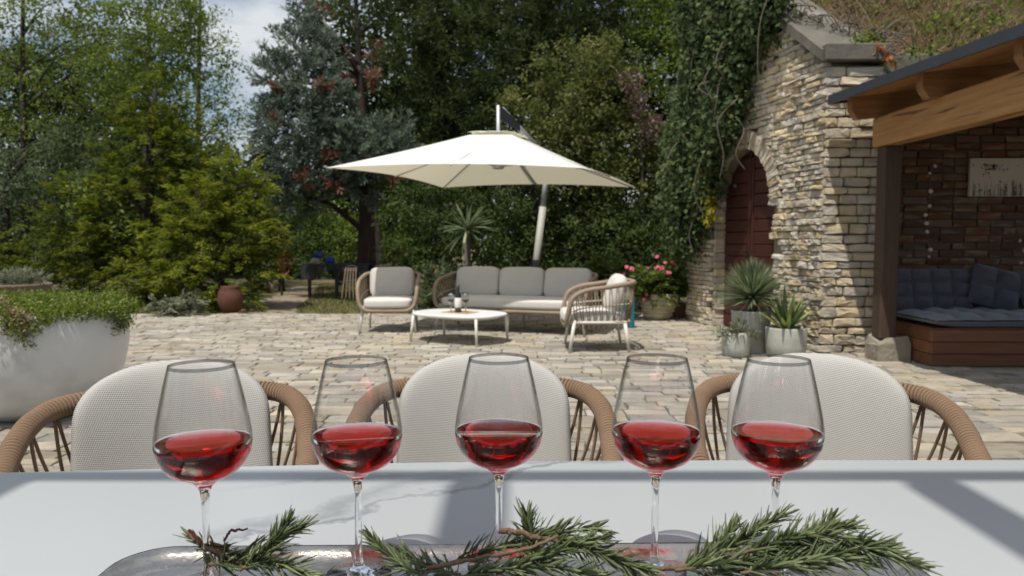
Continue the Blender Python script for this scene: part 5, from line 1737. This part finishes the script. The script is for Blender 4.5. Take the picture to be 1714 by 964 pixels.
g = G(1256, 589)
tall = pot('planter', 'tall pale cement pot in front of the arched door', 'pot', (g[0], g[1], 0), [(0, 0), (.165, 0), (.18, .015), (.20, .42), (.205, .435), (.19, .435), (.18, .38)], 'cement', 40, (.185, .39))
pl_ = blade_plant('dasylirion', 'round fountain of fine grey green leaves in the tall cement pot', 'plant', (g[0] + .01, g[1], .40), 760, .42, .012, 1, 'lf_blade', pitch=(-14, 88), droop=.12, stem=.17)
g = G(1315, 597)
mid_ = pot('planter', 'wide pale cement pot nearest the stone pier', 'pot', (g[0], g[1], 0), [(0, 0), (.165, 0), (.185, .015), (.195, .12), (.198, .285), (.195, .298), (.18, .297), (.175, .25)], 'cement', 40, (.178, .262))
blade_plant('yucca', 'stiff broad leaved yucca in the wide cement pot', 'yucca', (g[0], g[1], .27), 44, .42, .048, 1, 'lf_yucca', indiv=True, pitch=(8, 86), droop=.10)
g = G(1231, 596)
sml = pot('planter', 'small pale cement pot left of the other two cement pots', 'pot', (g[0], g[1], 0), [(0, 0), (.11, 0), (.13, .02), (.138, .10), (.135, .2), (.125, .245), (.11, .245), (.105, .21)], 'cement', 36, (.108, .215))
st = empty('succulent', (g[0], g[1], .22), 0, 'small trailing grey green plant in the small cement pot', 'plant')
leaf_object('foliage', M['lf_sage'], st, *foliage([(np.array([dx, -.02, dz]), np.array([.09, .09, .05])) for dx, dz in ((-.05, .03), (.05, .03), (-.13, .01), (.0, .06), (.14, .0))], 'plume', .8, .06, .06, .1, 12))
mb = MB(); mb.tube([(0, 0, 0), (.01, 0, .08), (.012, 0, .13)], .006, 6); mb.lathe([(0, .11), (.022, .12), (.028, .145), (.015, .165), (0, .17)], 10, (.012, 0, 0)); mb.build('flower_bud', M['lf_sedum'], st, True)

# =================================================================== THINGS ON THE LAWN
def G2(u, v): return G(u, v, -.05)
gt = G2(548, 496)
tb = empty('garden_table', (P(567, 460, 15.5)[0], 15.5, -.05), 0, 'long dark garden table with a black cloth left of the sequoia trunk', 'table')
mb = MB(); mb.box((0, 0, .70), (1.35, .7, .03)); mb.build('table_top', M['black_cloth'], tb)
mb = MB()
def drape(a, b):
    x = -.68 + 1.36 * a
    return (x, -.36 - .03 * math.sin(a * 22) * b, .70 - b * (.20 + .10 * math.sin(a * 9 + .5)))
mb.grid(drape, 40, 8); mb.build('tablecloth_drop', M['black_cloth'], tb, True)
for sx in (-.55, .0, .55):
    mb = MB(); mb.box((sx, -.2, .34), (.06, .06, .68)); mb.build('leg', M['black'], tb)
for i, (dx, dz, s, mt, lab) in enumerate(((-.44, .07, .10, 'mixed', 'pale bundle of cloth lying on the black garden table'), (-.38, .11, .08, 'blue', 'small blue bag atop the pale bundle on the garden table'), (-.17, .11, .095, 'blue', 'larger blue bag standing on the garden table'))):
    me = superbox(s * 2.2, s * 1.6, s * 1.7, 2.6, 6, 0, .012, i)
    o = link('bag' if mt == 'blue' else 'bundle', me, M[mt]); o.location = (tb.location.x + dx, 15.4, -.05 + .70 + dz - (.02 if i != 1 else -.08))
    tag(o, lab, 'bag')
ch = empty('garden_chair', (P(585, 470, 14.6)[0], 14.6, -.05), 0, 'pale slatted garden chair by the black table', 'chair')
for k in range(5):
    mb = MB(); mb.tube(bez([(-.16 + .08 * k, 0, .02), (-.12 + .06 * k, .02, .35), (-.08 + .05 * k, .06, .66)], 4), .012, 6); mb.build('slat', M['rope_taupe'], ch, True)
mb = MB(); mb.tube(bez([(-.10, .06, .66), (.03, .08, .70), (.16, .06, .66)], 5), .014, 6); mb.build('top_rail', M['black'], ch, True)
mb = MB(); mb.box((0, .2, .38), (.4, .36, .03)); mb.build('seat', M['black'], ch)
for sx in (-.17, .17):
    mb = MB(); mb.tube([(sx, .36, .38), (sx, .40, 0)], .012, 6); mb.build('leg', M['black'], ch, True)
lg = empty('deck_chair', (P(670, 460, 15.6)[0], 15.6, -.05), 0, 'wooden deck chair with a raised red cloth back right of the trunk', 'deck chair')
mb = MB()
mb.add([Vector(P(u, v, 15.6)) - lg.location for u, v in ((640, 443), (662, 437), (674, 419), (671, 430), (664, 441))] , [(0, 1, 2, 3, 4)])
v0 = [Vector(P(u, v, 15.4)) - lg.location for u, v in ((638, 446), (655, 441), (665, 433), (674, 418))]
mb = MB(); mb.grid(lambda a, b: bez(v0, 6)[min(18, int(round(a * 18)))] + Vector((0, b * .55, -.02 * b)), 18, 6); mb.build('cloth', M['red_cloth'], lg, True)
for dy in (0, .5):
    mb = MB(); mb.tube([Vector(P(628, 446, 15.3)) - lg.location + Vector((0, dy, 0)), Vector(P(668, 443, 15.3)) - lg.location + Vector((0, dy, 0))], .03, 6); mb.build('side_rail', M['tan_wood'], lg, True)
for u in (633, 664):
    mb = MB(); q = Vector(P(u, 446, 15.3)) - lg.location; mb.tube([q, Vector((q.x, q.y, 0))], .03, 6); mb.build('leg', M['tan_wood'], lg, True)
lg2 = empty('lounger', (P(705, 450, 14.8)[0], 14.8, -.05), 0, 'tan wooden lounger frame behind the left armchair', 'lounger')
for a, b in (((688, 452), (716, 441)), ((690, 447), (735, 447)), ((692, 457), (735, 458))):
    mb = MB(); mb.tube([Vector(P(*a, 14.8)) - lg2.location, Vector(P(*b, 14.8)) - lg2.location], .03, 6); mb.build('rail', M['tan_wood'] if a[1] < 455 else M['old_wood'], lg2, True)
for u in (694, 730):
    mb = MB(); q = Vector(P(u, 450, 14.8)) - lg2.location; mb.tube([q, Vector((q.x, q.y, 0))], .03, 6); mb.build('leg', M['old_wood'], lg2, True)
bk_ = empty('garden_bin', (P(448, 470, 17)[0], 17, -.05), R(20), 'small grey heap of garden sacks at the dark end of the path', 'sack')
me = superbox(.34, .3, .24, 2.6, 6, 0, .02, 4); o = link('sack_body', me, M['mixed'], bk_); o.location = (0, 0, .12)
mb = MB(); mb.tube([(-.5, 0, .4), (-.2, 0, .1), (.05, 0, .06)], .02, 6); mb.build('pole', M['black'], bk_, True)

# =================================================================== DINING TABLE
TZ = .77
dt_ = empty('dining_table', (0, .88, 0), 0, 'long white marble topped dining table across the foreground', 'table')
far = [G(u, v, TZ) for u, v in ((-250, 797), (0, 789), (200, 784), (430, 778), (640, 773), (857, 770), (1100, 768.5), (1400, 768), (1714, 768), (1990, 769))]
near_y = .42
outl = [(p[0], p[1] - .88) for p in far]
outl = outl + [(outl[-1][0] - .02, near_y - .88), (outl[0][0] + .02, near_y - .88)]
mb = MB()
cx = sum(p[0] for p in outl) / len(outl); cyy = sum(p[1] for p in outl) / len(outl)
def ring(ins, z):
    r = []
    for x, y_ in outl:
        r.append((x - math.copysign(min(ins, abs(x - cx)), x - cx), y_ - math.copysign(ins, y_ - cyy), z))
    return r
rr_ = [ring(.010, TZ - .030), ring(.0, TZ - .020), ring(.0, TZ - .008), ring(.0025, TZ - .0025), ring(.008, TZ)]
n_ = len(outl)
vs_ = [p for r_ in rr_ for p in r_]
fs_ = [(k * n_ + (i + 1) % n_, k * n_ + i, (k + 1) * n_ + i, (k + 1) * n_ + (i + 1) % n_) for k in range(4) for i in range(n_)]
fs_ += [tuple(reversed(range(4 * n_, 5 * n_))), tuple(range(n_))]
mb.add(vs_, fs_)
top = mb.build('table_top', M['marble'], dt_)
import bmesh
bm = bmesh.new(); bm.from_mesh(top.data); bmesh.ops.recalc_face_normals(bm, faces=bm.faces); bm.to_mesh(top.data); bm.free()
top.data.transform(Matrix.Translation((0, .88, 0))); top.location = (0, -.88, 0)
for s in (-1, 1):
    mb = MB(); mb.box((s * .95, .0, .70), (.06, .62, .06)); mb.build('end_rail', M['white_metal'], dt_)
for y_ in (-.28, .28):
    mb = MB(); mb.box((0, y_, .705), (1.84, .05, .05)); mb.build('long_rail', M['white_metal'], dt_)
for sx in (-1, 1):
    for sy in (-1, 1):
        mb = MB(); mb.box((sx * .95, sy * .27, .335), (.07, .07, .67), 0, .006); mb.build('leg', M['white_metal'], dt_)

# =================================================================== DINING CHAIRS
def rope_wrap(path, R_, pitch, r_):
    """coil of rope wound tightly round a rail"""
    L = [0]
    for a, b in zip(path, path[1:]): L.append(L[-1] + (b - a).length)
    turns = int(L[-1] / pitch)
    fr = []
    prev = None
    for i in range(len(path)):
        t = (path[min(i + 1, len(path) - 1)] - path[max(i - 1, 0)]).normalized()
        if prev is None: prev = (Vector((0, 0, 1)) - t * t.z).normalized()
        else: prev = (prev - t * prev.dot(t)).normalized()
        fr.append((t, prev.copy(), t.cross(prev)))
    pts = []
    SEG = 16
    j = 0
    for k in range(turns * SEG + 1):
        d = L[-1] * k / (turns * SEG)
        while j < len(L) - 2 and L[j + 1] < d: j += 1
        f = (d - L[j]) / max(1e-9, L[j + 1] - L[j])
        c = path[j].lerp(path[j + 1], f)
        u = fr[j][1].lerp(fr[j + 1][1], f).normalized(); w = fr[j][2].lerp(fr[j + 1][2], f).normalized()
        a = 2 * math.pi * k / SEG
        wob = R_ * (1 + .02 * math.sin(d * 61))
        pts.append(c + (u * math.cos(a) + w * math.sin(a)) * wob)
    return pts

def dining_chair():
    root = empty('dining_chair', (0, 0, 0))
    half = [(0, .065, .745), (.13, .06, .746), (.225, .035, .745), (.285, -.02, .738), (.314, -.10, .722), (.323, -.19, .697), (.322, -.28, .668), (.315, -.37, .645), (.30, -.46, .625), (.285, -.50, .57)]
    pts = [Vector((-x, y_, z)) for x, y_, z in reversed(half)][:-1] + [Vector(p) for p in half]
    path = bez(pts, 8)
    mb = MB(); mb.tube(path, .0180, 10); mb.build('arm_rail', M['bark'], root, True)
    mb = MB(); mb.tube(rope_wrap(path, .0218, .0118, .0038), .0050, 8, twist=2600); mb.build('rope_wrap', M['rope'], root, True, True)
    low = bez([Vector((-.27, -.42, .43)), Vector((-.285, -.2, .43)), Vector((-.26, 0, .43)), Vector((-.15, .06, .43)), Vector((.15, .06, .43)), Vector((.26, 0, .43)), Vector((.285, -.2, .43)), Vector((.27, -.42, .43))], 8)
    mb = MB(); mb.tube(low, .014, 8); mb.build('seat_rail', M['bark'], root, True)
    n = len(path)
    for k in range(14):
        t = .06 + .88 * (k + .5) / 14
        i = int(t * (n - 1)); j = int(t * (len(low) - 1))
        a = path[i]
        for dj in (-1, 1):
            b = low[max(0, min(len(low) - 1, j + dj * 2))]
            st_ = a + (path[min(n - 1, i + 1)] - a) * (.35 * dj)
            m = a.lerp(b, .45)
            mb = MB(); mb.tube(bez([st_ + Vector((0, 0, -.02)), m + Vector((m.x * .03, 0, 0)), b], 4), .0046, 6, twist=2600)
            mb.build('cord', M['rope'], root, True, True)
    # padded back, shield shaped and hollowed towards the sitter
    H0, H1 = .44, .838
    def hw(z):
        t = (z - H0) / (H1 - H0)
        base = .235 + .012 * (1 - t)
        if t > .60:
            q = (t - .60) / .40
            base *= max(0.0, 1 - q ** 2.9) ** .42
        return base
    NX, NZ = 30, 34
    def zt(b): return H0 + (H1 - H0) * (1 - (1 - b) ** 1.5)
    def surf(sgn):
        def fn(a, b):
            z = zt(b); s = a * 2 - 1
            x = s * hw(z)
            ed = (1 - abs(s) ** 5) ** .5 * (1 - b ** 9) ** .5
            yb = .045 - 1.25 * x * x + .07 * (b - .3) * b - .02
            return (x * sgn, yb + (-.026 if sgn < 0 else .026) * ed, z)
        return fn
    mb = MB(); mb.grid(surf(-1), NX, NZ); mb.grid(surf(1), NX, NZ)
    pad = mb.build('back_pad', M['sling'], root, True)
    bm = bmesh.new(); bm.from_mesh(pad.data); bmesh.ops.remove_doubles(bm, verts=bm.verts, dist=.0004); bmesh.ops.recalc_face_normals(bm, faces=bm.faces); bm.to_mesh(pad.data); bm.free()
    pad.data.polygons.foreach_set('use_smooth', [True] * len(pad.data.polygons))
    o = link('seat_pad', superbox(.48, .46, .07, 5, 8, .1), M['sling'], root); o.location = (0, -.20, .455)
    for sx in (-1, 1):
        mb = MB(); mb.tube([(sx * .285, -.50, .60), (sx * .275, -.44, .43), (sx * .30, -.47, 0)], [.016, .018, .012], 8); mb.build('leg', M['bark'], root, True)
        mb = MB(); mb.tube([(sx * .24, .02, .43), (sx * .27, .09, 0)], [.018, .012], 8); mb.build('leg', M['bark'], root, True)
    return root
dc = dining_chair()
spots = [(-.90, 1.99, 19, 'rope armed dining chair at the left in front of the white planter'),
         (-.078, 2.11, 0, 'rope armed dining chair in the middle of the far table side'),
         (.862, 2.11, -16, 'rope armed dining chair at the right end of the far table side')]
for i, (x, y_, a, lab) in enumerate(spots):
    o = dc if i == 0 else copy_tree(dc)
    o.location = (x, y_, 0); o.rotation_euler = (0, 0, R(-a) if False else R(a))
    tag(o, lab, 'chair', 'dining chairs along the far side of the table')

# =================================================================== TRAY, GLASSES, ROSEMARY
tray = empty('serving_tray', (0, .78, TZ), 0, 'hammered silver serving tray under the wine glasses', 'tray')
TL, TR_, TF, TN = -.468, .475, .918, .58
def rrect(x0, x1, y0, y1, rad, n=8):
    out = []
    for cx_, cy__, a0 in ((x1 - rad, y1 - rad, 0), (x0 + rad, y1 - rad, 90), (x0 + rad, y0 + rad, 180), (x1 - rad, y0 + rad, 270)):
        for k in range(n + 1):
            a = R(a0 + 90 * k / n); out.append((cx_ + rad * math.cos(a), cy__ + rad * math.sin(a)))
    # one extra division on the straight sides
    res = []
    for i, p in enumerate(out):
        q = out[(i + 1) % len(out)]
        res.append(p)
        if math.dist(p, q) > .15:
            for s in range(1, 12): res.append((p[0] + (q[0] - p[0]) * s / 12, p[1] + (q[1] - p[1]) * s / 12))
    return res
def inset(ins, z, rad): return [(x, y_ - .78, z) for x, y_ in rrect(TL + ins, TR_ - ins, TN + ins, TF - ins, rad)]
prof = [(.002, .016, .06), (0, .0185, .06), (.002, .021, .06), (.006, .0205, .058), (.013, .0150, .052), (.022, .0085, .045), (.034, .0055, .037), (.06, .005, .02)]
low_ = [(.06, .0015, .02), (.03, .002, .04), (.012, .008, .053)]
rings = [inset(a, z, r_) for a, z, r_ in low_] + [inset(a, z, r_) for a, z, r_ in prof]
n_ = len(rings[0])
mb = MB()
mb.add([p for r_ in rings for p in r_], [(k * n_ + i, k * n_ + (i + 1) % n_, (k + 1) * n_ + (i + 1) % n_, (k + 1) * n_ + i) for k in range(len(rings) - 1) for i in range(n_)] + [tuple(range((len(rings) - 1) * n_, len(rings) * n_)), tuple(reversed(range(n_)))])
tr_ = mb.build('tray_body', M['silverpipe'], tray, True)
tray.rotation_euler = (0, 0, R(1.0))
FLOOR = TZ + .0058

def wine_glass():
    root = empty('wine_glass', (0, 0, 0))
    outer = [(.0, .0), (.0375, .0), (.0380, .0012), (.034, .0022), (.015, .0045), (.0072, .0085), (.0050, .016), (.0041, .032), (.0039, .070), (.0042, .098), (.0055, .1085), (.0082, .1155), (.0150, .1218), (.0262, .1272), (.0375, .1335), (.0458, .1430), (.0504, .1535), (.0522, .1640), (.0520, .1740), (.0500, .1880), (.0465, .2060), (.0420, .2270), (.0375, .2460), (.03615, .2510), (.0355, .2535), (.0353, .2545)]
    inner = [(.0350, .2548), (.0347, .2545), (.0346, .2535), (.0352, .2508), (.0366, .2458), (.0410, .2268), (.0455, .2058), (.0490, .1879), (.0510, .1740), (.0512, .1640), (.0494, .1539), (.0448, .1437), (.0366, .1347), (.0254, .1286), (.0145, .1239), (.0065, .1212), (.0, .1206)]
    surf_z = .1685
    above = [(r_, z_) for r_, z_ in inner if z_ > surf_z + .001]
    below = [(r_, z_) for r_, z_ in inner if z_ < surf_z - .001]
    line = [(.0512, surf_z)]
    # one skin outside and, inside, only as far down as the wine stands
    mb = MB(); mb.lathe(outer + above + line, 80)
    gb = mb.build('glass_body', M['glass'], root, True)
    gb.data.materials.append(M['thin_glass'])
    gb.data.materials.append(M['rim_glass'])
    for pl in gb.data.polygons:
        if surf_z < pl.center.z: pl.material_index = 1 if pl.center.z < .2518 else 2
    mb = MB(); mb.lathe(list(reversed(line + below)), 80)
    nside = len(mb.f)
    mb.lathe([(.0512, surf_z), (.0506, surf_z - .0005), (.0490, surf_z - .0009), (0, surf_z - .0009)], 80)
    w_ = mb.build('wine', M['wine'], root, True)
    ia = w_.data.attributes.new('ior', 'FLOAT', 'FACE')
    ia.data.foreach_set('value', [1.34 / 1.48 if q_ < nside else 1.34 for q_ in range(len(mb.f))])
    # all faces look away from the glass and the liquid
    for o in root.children:
        bm = bmesh.new(); bm.from_mesh(o.data)
        if o is gb: bmesh.ops.remove_doubles(bm, verts=[v for v in bm.verts if math.hypot(v.co.x, v.co.y) < .0002], dist=.0005)
        bm.to_mesh(o.data); bm.free()
        o.data.polygons.foreach_set('use_smooth', [True] * len(o.data.polygons))
    return root
wg = wine_glass()
for o in wg.children: o.cycles.is_caustics_caster = CAUST
for o in (top, tr_): o.cycles.is_caustics_receiver = CAUST
gl = [(341, 742, .835, 'leftmost glass of rose wine, in front of the left dining chair'),
      (598, 742, .865, 'glass of rose wine second from the left on the tray'),
      (835, 742, .885, 'middle glass of rose wine in front of the middle chair'),
      (1098, 742, .880, 'glass of rose wine second from the right on the tray'),
      (1300, 742, .875, 'rightmost glass of rose wine, in front of the right dining chair')]
for i, (u, v, Y, lab) in enumerate(gl):
    o = wg if i == 0 else copy_tree(wg)
    p_ = P(u, v, Y)
    o.location = (p_[0], Y, FLOOR)
    o.rotation_euler = (0, 0, i * 1.3)
    tag(o, lab, 'wine glass', 'rose wine glasses in a row on the tray')

def rosemary(label, stem_px, Y0, zlist, seed, nn=95, L=.0265, tipgrow=True, wither=None):
    nn = int(nn * .62)
    """one cut sprig: woody stem with pairs of narrow leaves"""
    rng = np.random.default_rng(seed)
    pts = []
    for (u, v, Y) in stem_px:
        q = P(u, v, Y)
        q[2] = max(q[2], FLOOR + .004)
        pts.append(Vector(q))
    b = pts[0].copy()
    root = empty('rosemary_sprig', b, 0, label, 'rosemary', 'cut rosemary sprigs on the tray')
    path = bez([p - b for p in pts], 10)
    n = len(path)
    mb = MB(); mb.tube(path, [.0021 * (1 - .65 * i / n) for i in range(n)], 7); mb.build('stem', M['woody'], root, True)
    Ls = [0]
    for a, c in zip(path, path[1:]): Ls.append(Ls[-1] + (c - a).length)
    big = MB(); tint = []
    for k in range(nn):
        t = (k + .5) / nn
        d = (.06 + .94 * t) * Ls[-1]
        i = max(q for q in range(n) if Ls[q] <= d + 1e-9); i = min(i, n - 2)
        f = (d - Ls[i]) / max(1e-9, Ls[i + 1] - Ls[i])
        c = path[i].lerp(path[i + 1], f)
        tg = (path[i + 1] - path[i]).normalized()
        side = tg.cross(Vector((0, 0, 1))); side.normalize(); up = side.cross(tg)
        for s in (0, 1):
            a = k * 1.5708 * .93 + s * math.pi + rng.uniform(-.35, .35)
            rad = side * math.cos(a) + up * math.sin(a)
            open_ = rng.uniform(.45, 1.45) * (1 - .5 * t ** 3)
            dr = (tg * (1.1 - .3 * open_) + rad * open_ * 1.0 + Vector((0, 0, .22))).normalized()
            if c.z + b.z < FLOOR + .006 and dr.z < 0: dr.z = abs(dr.z) * .4
            l_ = L * rng.uniform(.65, 1.2) * (1 - .35 * t ** 4)
            w = .0019 * rng.uniform(.75, 1.25)
            nv = rad.cross(dr); nv.normalize(); bn = dr.cross(nv)
            curve = Vector((0, 0, -1)) * rng.uniform(-.05, .22) + tg * rng.uniform(.05, .4) + Vector(rng.normal(size=3)) * .10
            vs_, pr = [], [(0, .45), (.25, 1), (.65, .95), (.92, .5), (1, .08)]
            for (tt, ww) in pr:
                p_ = c + dr * l_ * tt + curve * l_ * tt * tt
                zf = FLOOR + .0015 - b.z
                if p_.z < zf: p_.z = zf
                vs_ += [p_ - nv * w * ww, p_ + bn * w * .55 * ww, p_ + nv * w * ww, p_ - bn * w * .25 * ww]
            fs_ = []
            for q in range(4):
                for e_ in range(4):
                    fs_.append((q * 4 + e_, q * 4 + (e_ + 1) % 4, q * 4 + 4 + (e_ + 1) % 4, q * 4 + 4 + e_))
            tv = float(np.clip(rng.normal(.45, .28) + .15 * t, 0, 1))
            big.add(vs_, fs_, [tv] * len(vs_))
    me = big.mesh('needles', True)
    at = me.attributes.new('tint', 'FLOAT', 'POINT'); at.data.foreach_set('value', np.array(big.attr, np.float32))
    link('needles', me, M['lf_rosemary'], root)
    return root
rosemary('rosemary sprig lying over the left end of the tray behind the first glass', [(330, 905, .86), (375, 930, .84), (430, 925, .83), (470, 900, .835), (505, 884, .84)], 0, 0, 1, 80)
rosemary('rosemary sprig below the first glass pointing down to the right', [(350, 945, .83), (410, 940, .82), (470, 945, .80), (520, 962, .79)], 0, 0, 2, 70)
rosemary('small rosemary tip rising to the left of the first glass', [(395, 925, .84), (350, 915, .85), (318, 898, .86)], 0, 0, 3, 16, .024)
rosemary('rosemary sprig leaning left beside the second glass', [(720, 968, .80), (680, 950, .82), (645, 925, .84), (618, 898, .85)], 0, 0, 4, 60, .022)
rosemary('rosemary sprig rising between the second and third glass', [(770, 962, .80), (740, 955, .82), (700, 940, .84), (675, 925, .855)], 0, 0, 5, 60)
rosemary('rosemary sprig standing tallest just right of the third glass', [(905, 950, .80), (895, 920, .81), (885, 890, .82), (882, 862, .825)], 0, 0, 6, 62)
rosemary('thick rosemary sprig running right from the third glass', [(745, 945, .82), (840, 915, .83), (930, 890, .83), (990, 885, .83), (1010, 890, .83)], 0, 0, 7, 80)
rosemary('bushy rosemary sprig sloping right towards the fourth glass', [(900, 900, .82), (950, 905, .81), (1000, 925, .80), (1050, 945, .79), (1085, 955, .78)], 0, 0, 8, 95)
rosemary('rosemary sprig under the middle of the tray front', [(760, 968, .78), (840, 955, .79), (920, 950, .79), (1000, 965, .78)], 0, 0, 9, 90)
rosemary('rosemary sprig starting at the foot of the fourth glass', [(1130, 950, .83), (1190, 935, .83), (1240, 905, .83), (1280, 880, .83), (1310, 862, .83)], 0, 0, 10, 100)
rosemary('rosemary sprig lying flat right of the fourth glass', [(1130, 955, .80), (1200, 945, .80), (1290, 940, .80), (1360, 945, .79)], 0, 0, 11, 100)
rosemary('rosemary sprig sloping up beside the fifth glass stem', [(1160, 955, .82), (1190, 925, .83), (1215, 900, .84), (1225, 885, .845)], 0, 0, 12, 60)
rosemary('long rosemary sprig reaching right over the end of the tray', [(1230, 930, .80), (1330, 900, .80), (1400, 900, .79), (1470, 925, .78), (1540, 948, .77)], 0, 0, 13, 120)
rosemary('rosemary sprig fanning right above the longest one', [(1280, 920, .82), (1340, 905, .82), (1390, 890, .82), (1425, 882, .82)], 0, 0, 14, 70)
rosemary('rosemary sprig hanging low at the right front of the tray', [(1240, 960, .78), (1320, 945, .78), (1400, 935, .78), (1450, 945, .775)], 0, 0, 15, 90)
rosemary('rosemary sprig curling up behind the longest right one', [(1300, 945, .84), (1345, 915, .845), (1375, 890, .85), (1388, 872, .85)], 0, 0, 16, 70)
rosemary('rosemary sprig crowded low beside the fifth glass foot', [(1180, 962, .81), (1250, 950, .815), (1310, 925, .82), (1350, 905, .82)], 0, 0, 17, 95)
rosemary('rosemary sprig pointing right near the tray corner', [(1330, 950, .79), (1400, 930, .785), (1450, 915, .78), (1490, 918, .78)], 0, 0, 18, 85)
rosemary('rosemary sprig bending up above the left tray rim', [(400, 955, .81), (440, 930, .815), (465, 900, .82), (480, 878, .825)], 0, 0, 19, 70)
rosemary('rosemary sprig crossing below the third glass to the right', [(830, 960, .79), (900, 935, .795), (960, 915, .80), (1005, 905, .80)], 0, 0, 20, 85)
# bare brown twig pieces
def twig(label, pxs, r_, mat='woody'):
    pts = [Vector(P(u, v, Y)) for u, v, Y in pxs]
    b = pts[0].copy()
    mb = MB(); mb.tube([p + Vector((random.uniform(-1, 1), random.uniform(-1, 1), random.uniform(-1, 1))) * r_ * .35 for p in bez([p - b for p in pts], 9)], [r_ * random.uniform(.8, 1.2) * (1 - .4 * i / (9 * len(pts))) for i in range(9 * (len(pts) - 1) + 1)], 7)
    o = mb.build('twig', M[mat], None, True); o.location = b
    tag(o, label, 'twig')
twig('bare brown cut stem end beside the third glass', [(838, 888, .80), (870, 891, .80), (905, 902, .80)], .0036)
twig('long bare brown stem lying across the third sprig', [(715, 952, .79), (800, 935, .79), (885, 917, .79), (935, 897, .79)], .0026)
twig('short brown stem at the foot of the fourth glass', [(1090, 953, .82), (1125, 950, .82), (1160, 945, .82)], .0036)
twig('split brown stem end left of the first glass', [(316, 890, .845), (330, 903, .84), (352, 918, .835), (385, 935, .83)], .0034)
twig('dark withered flower stalk beside the first glass', [(375, 905, .83), (386, 888, .83), (394, 889, .83), (398, 886, .83), (406, 887, .83), (414, 885, .83)], .0015, 'withered')

# =================================================================== PERGOLA over the table (above and behind the camera)
pg = empty('timber_pergola', (0, .5, 0), 0, 'timber pergola beams above the dining table', 'pergola')
mb = MB(); mb.box((.1, -.31, 3.56), (5.6, .035, .06), 0, .004); mb.build('cross_beam', M['pergola'], pg)
for x in (-2.17, -1.42, -.63, .115, .87, 1.62):
    mb = MB(); mb.box((x, -1.82, 3.64), (.085, 2.9, .09), 0, .006); mb.build('joist', M['pergola'], pg)
for x in (-2.6, 2.6):
    for y_ in (-.31, -3.1):
        mb = MB(); mb.box((x, y_, 1.76), (.12, .12, 3.52), 0, .006); mb.build('post', M['pergola'], pg)
mb = MB(); mb.box((.1, -3.1, 3.555), (5.6, .07, .07), 0, .006); mb.build('cross_beam', M['pergola'], pg)

sun_d.cycles.is_caustics_light = CAUST
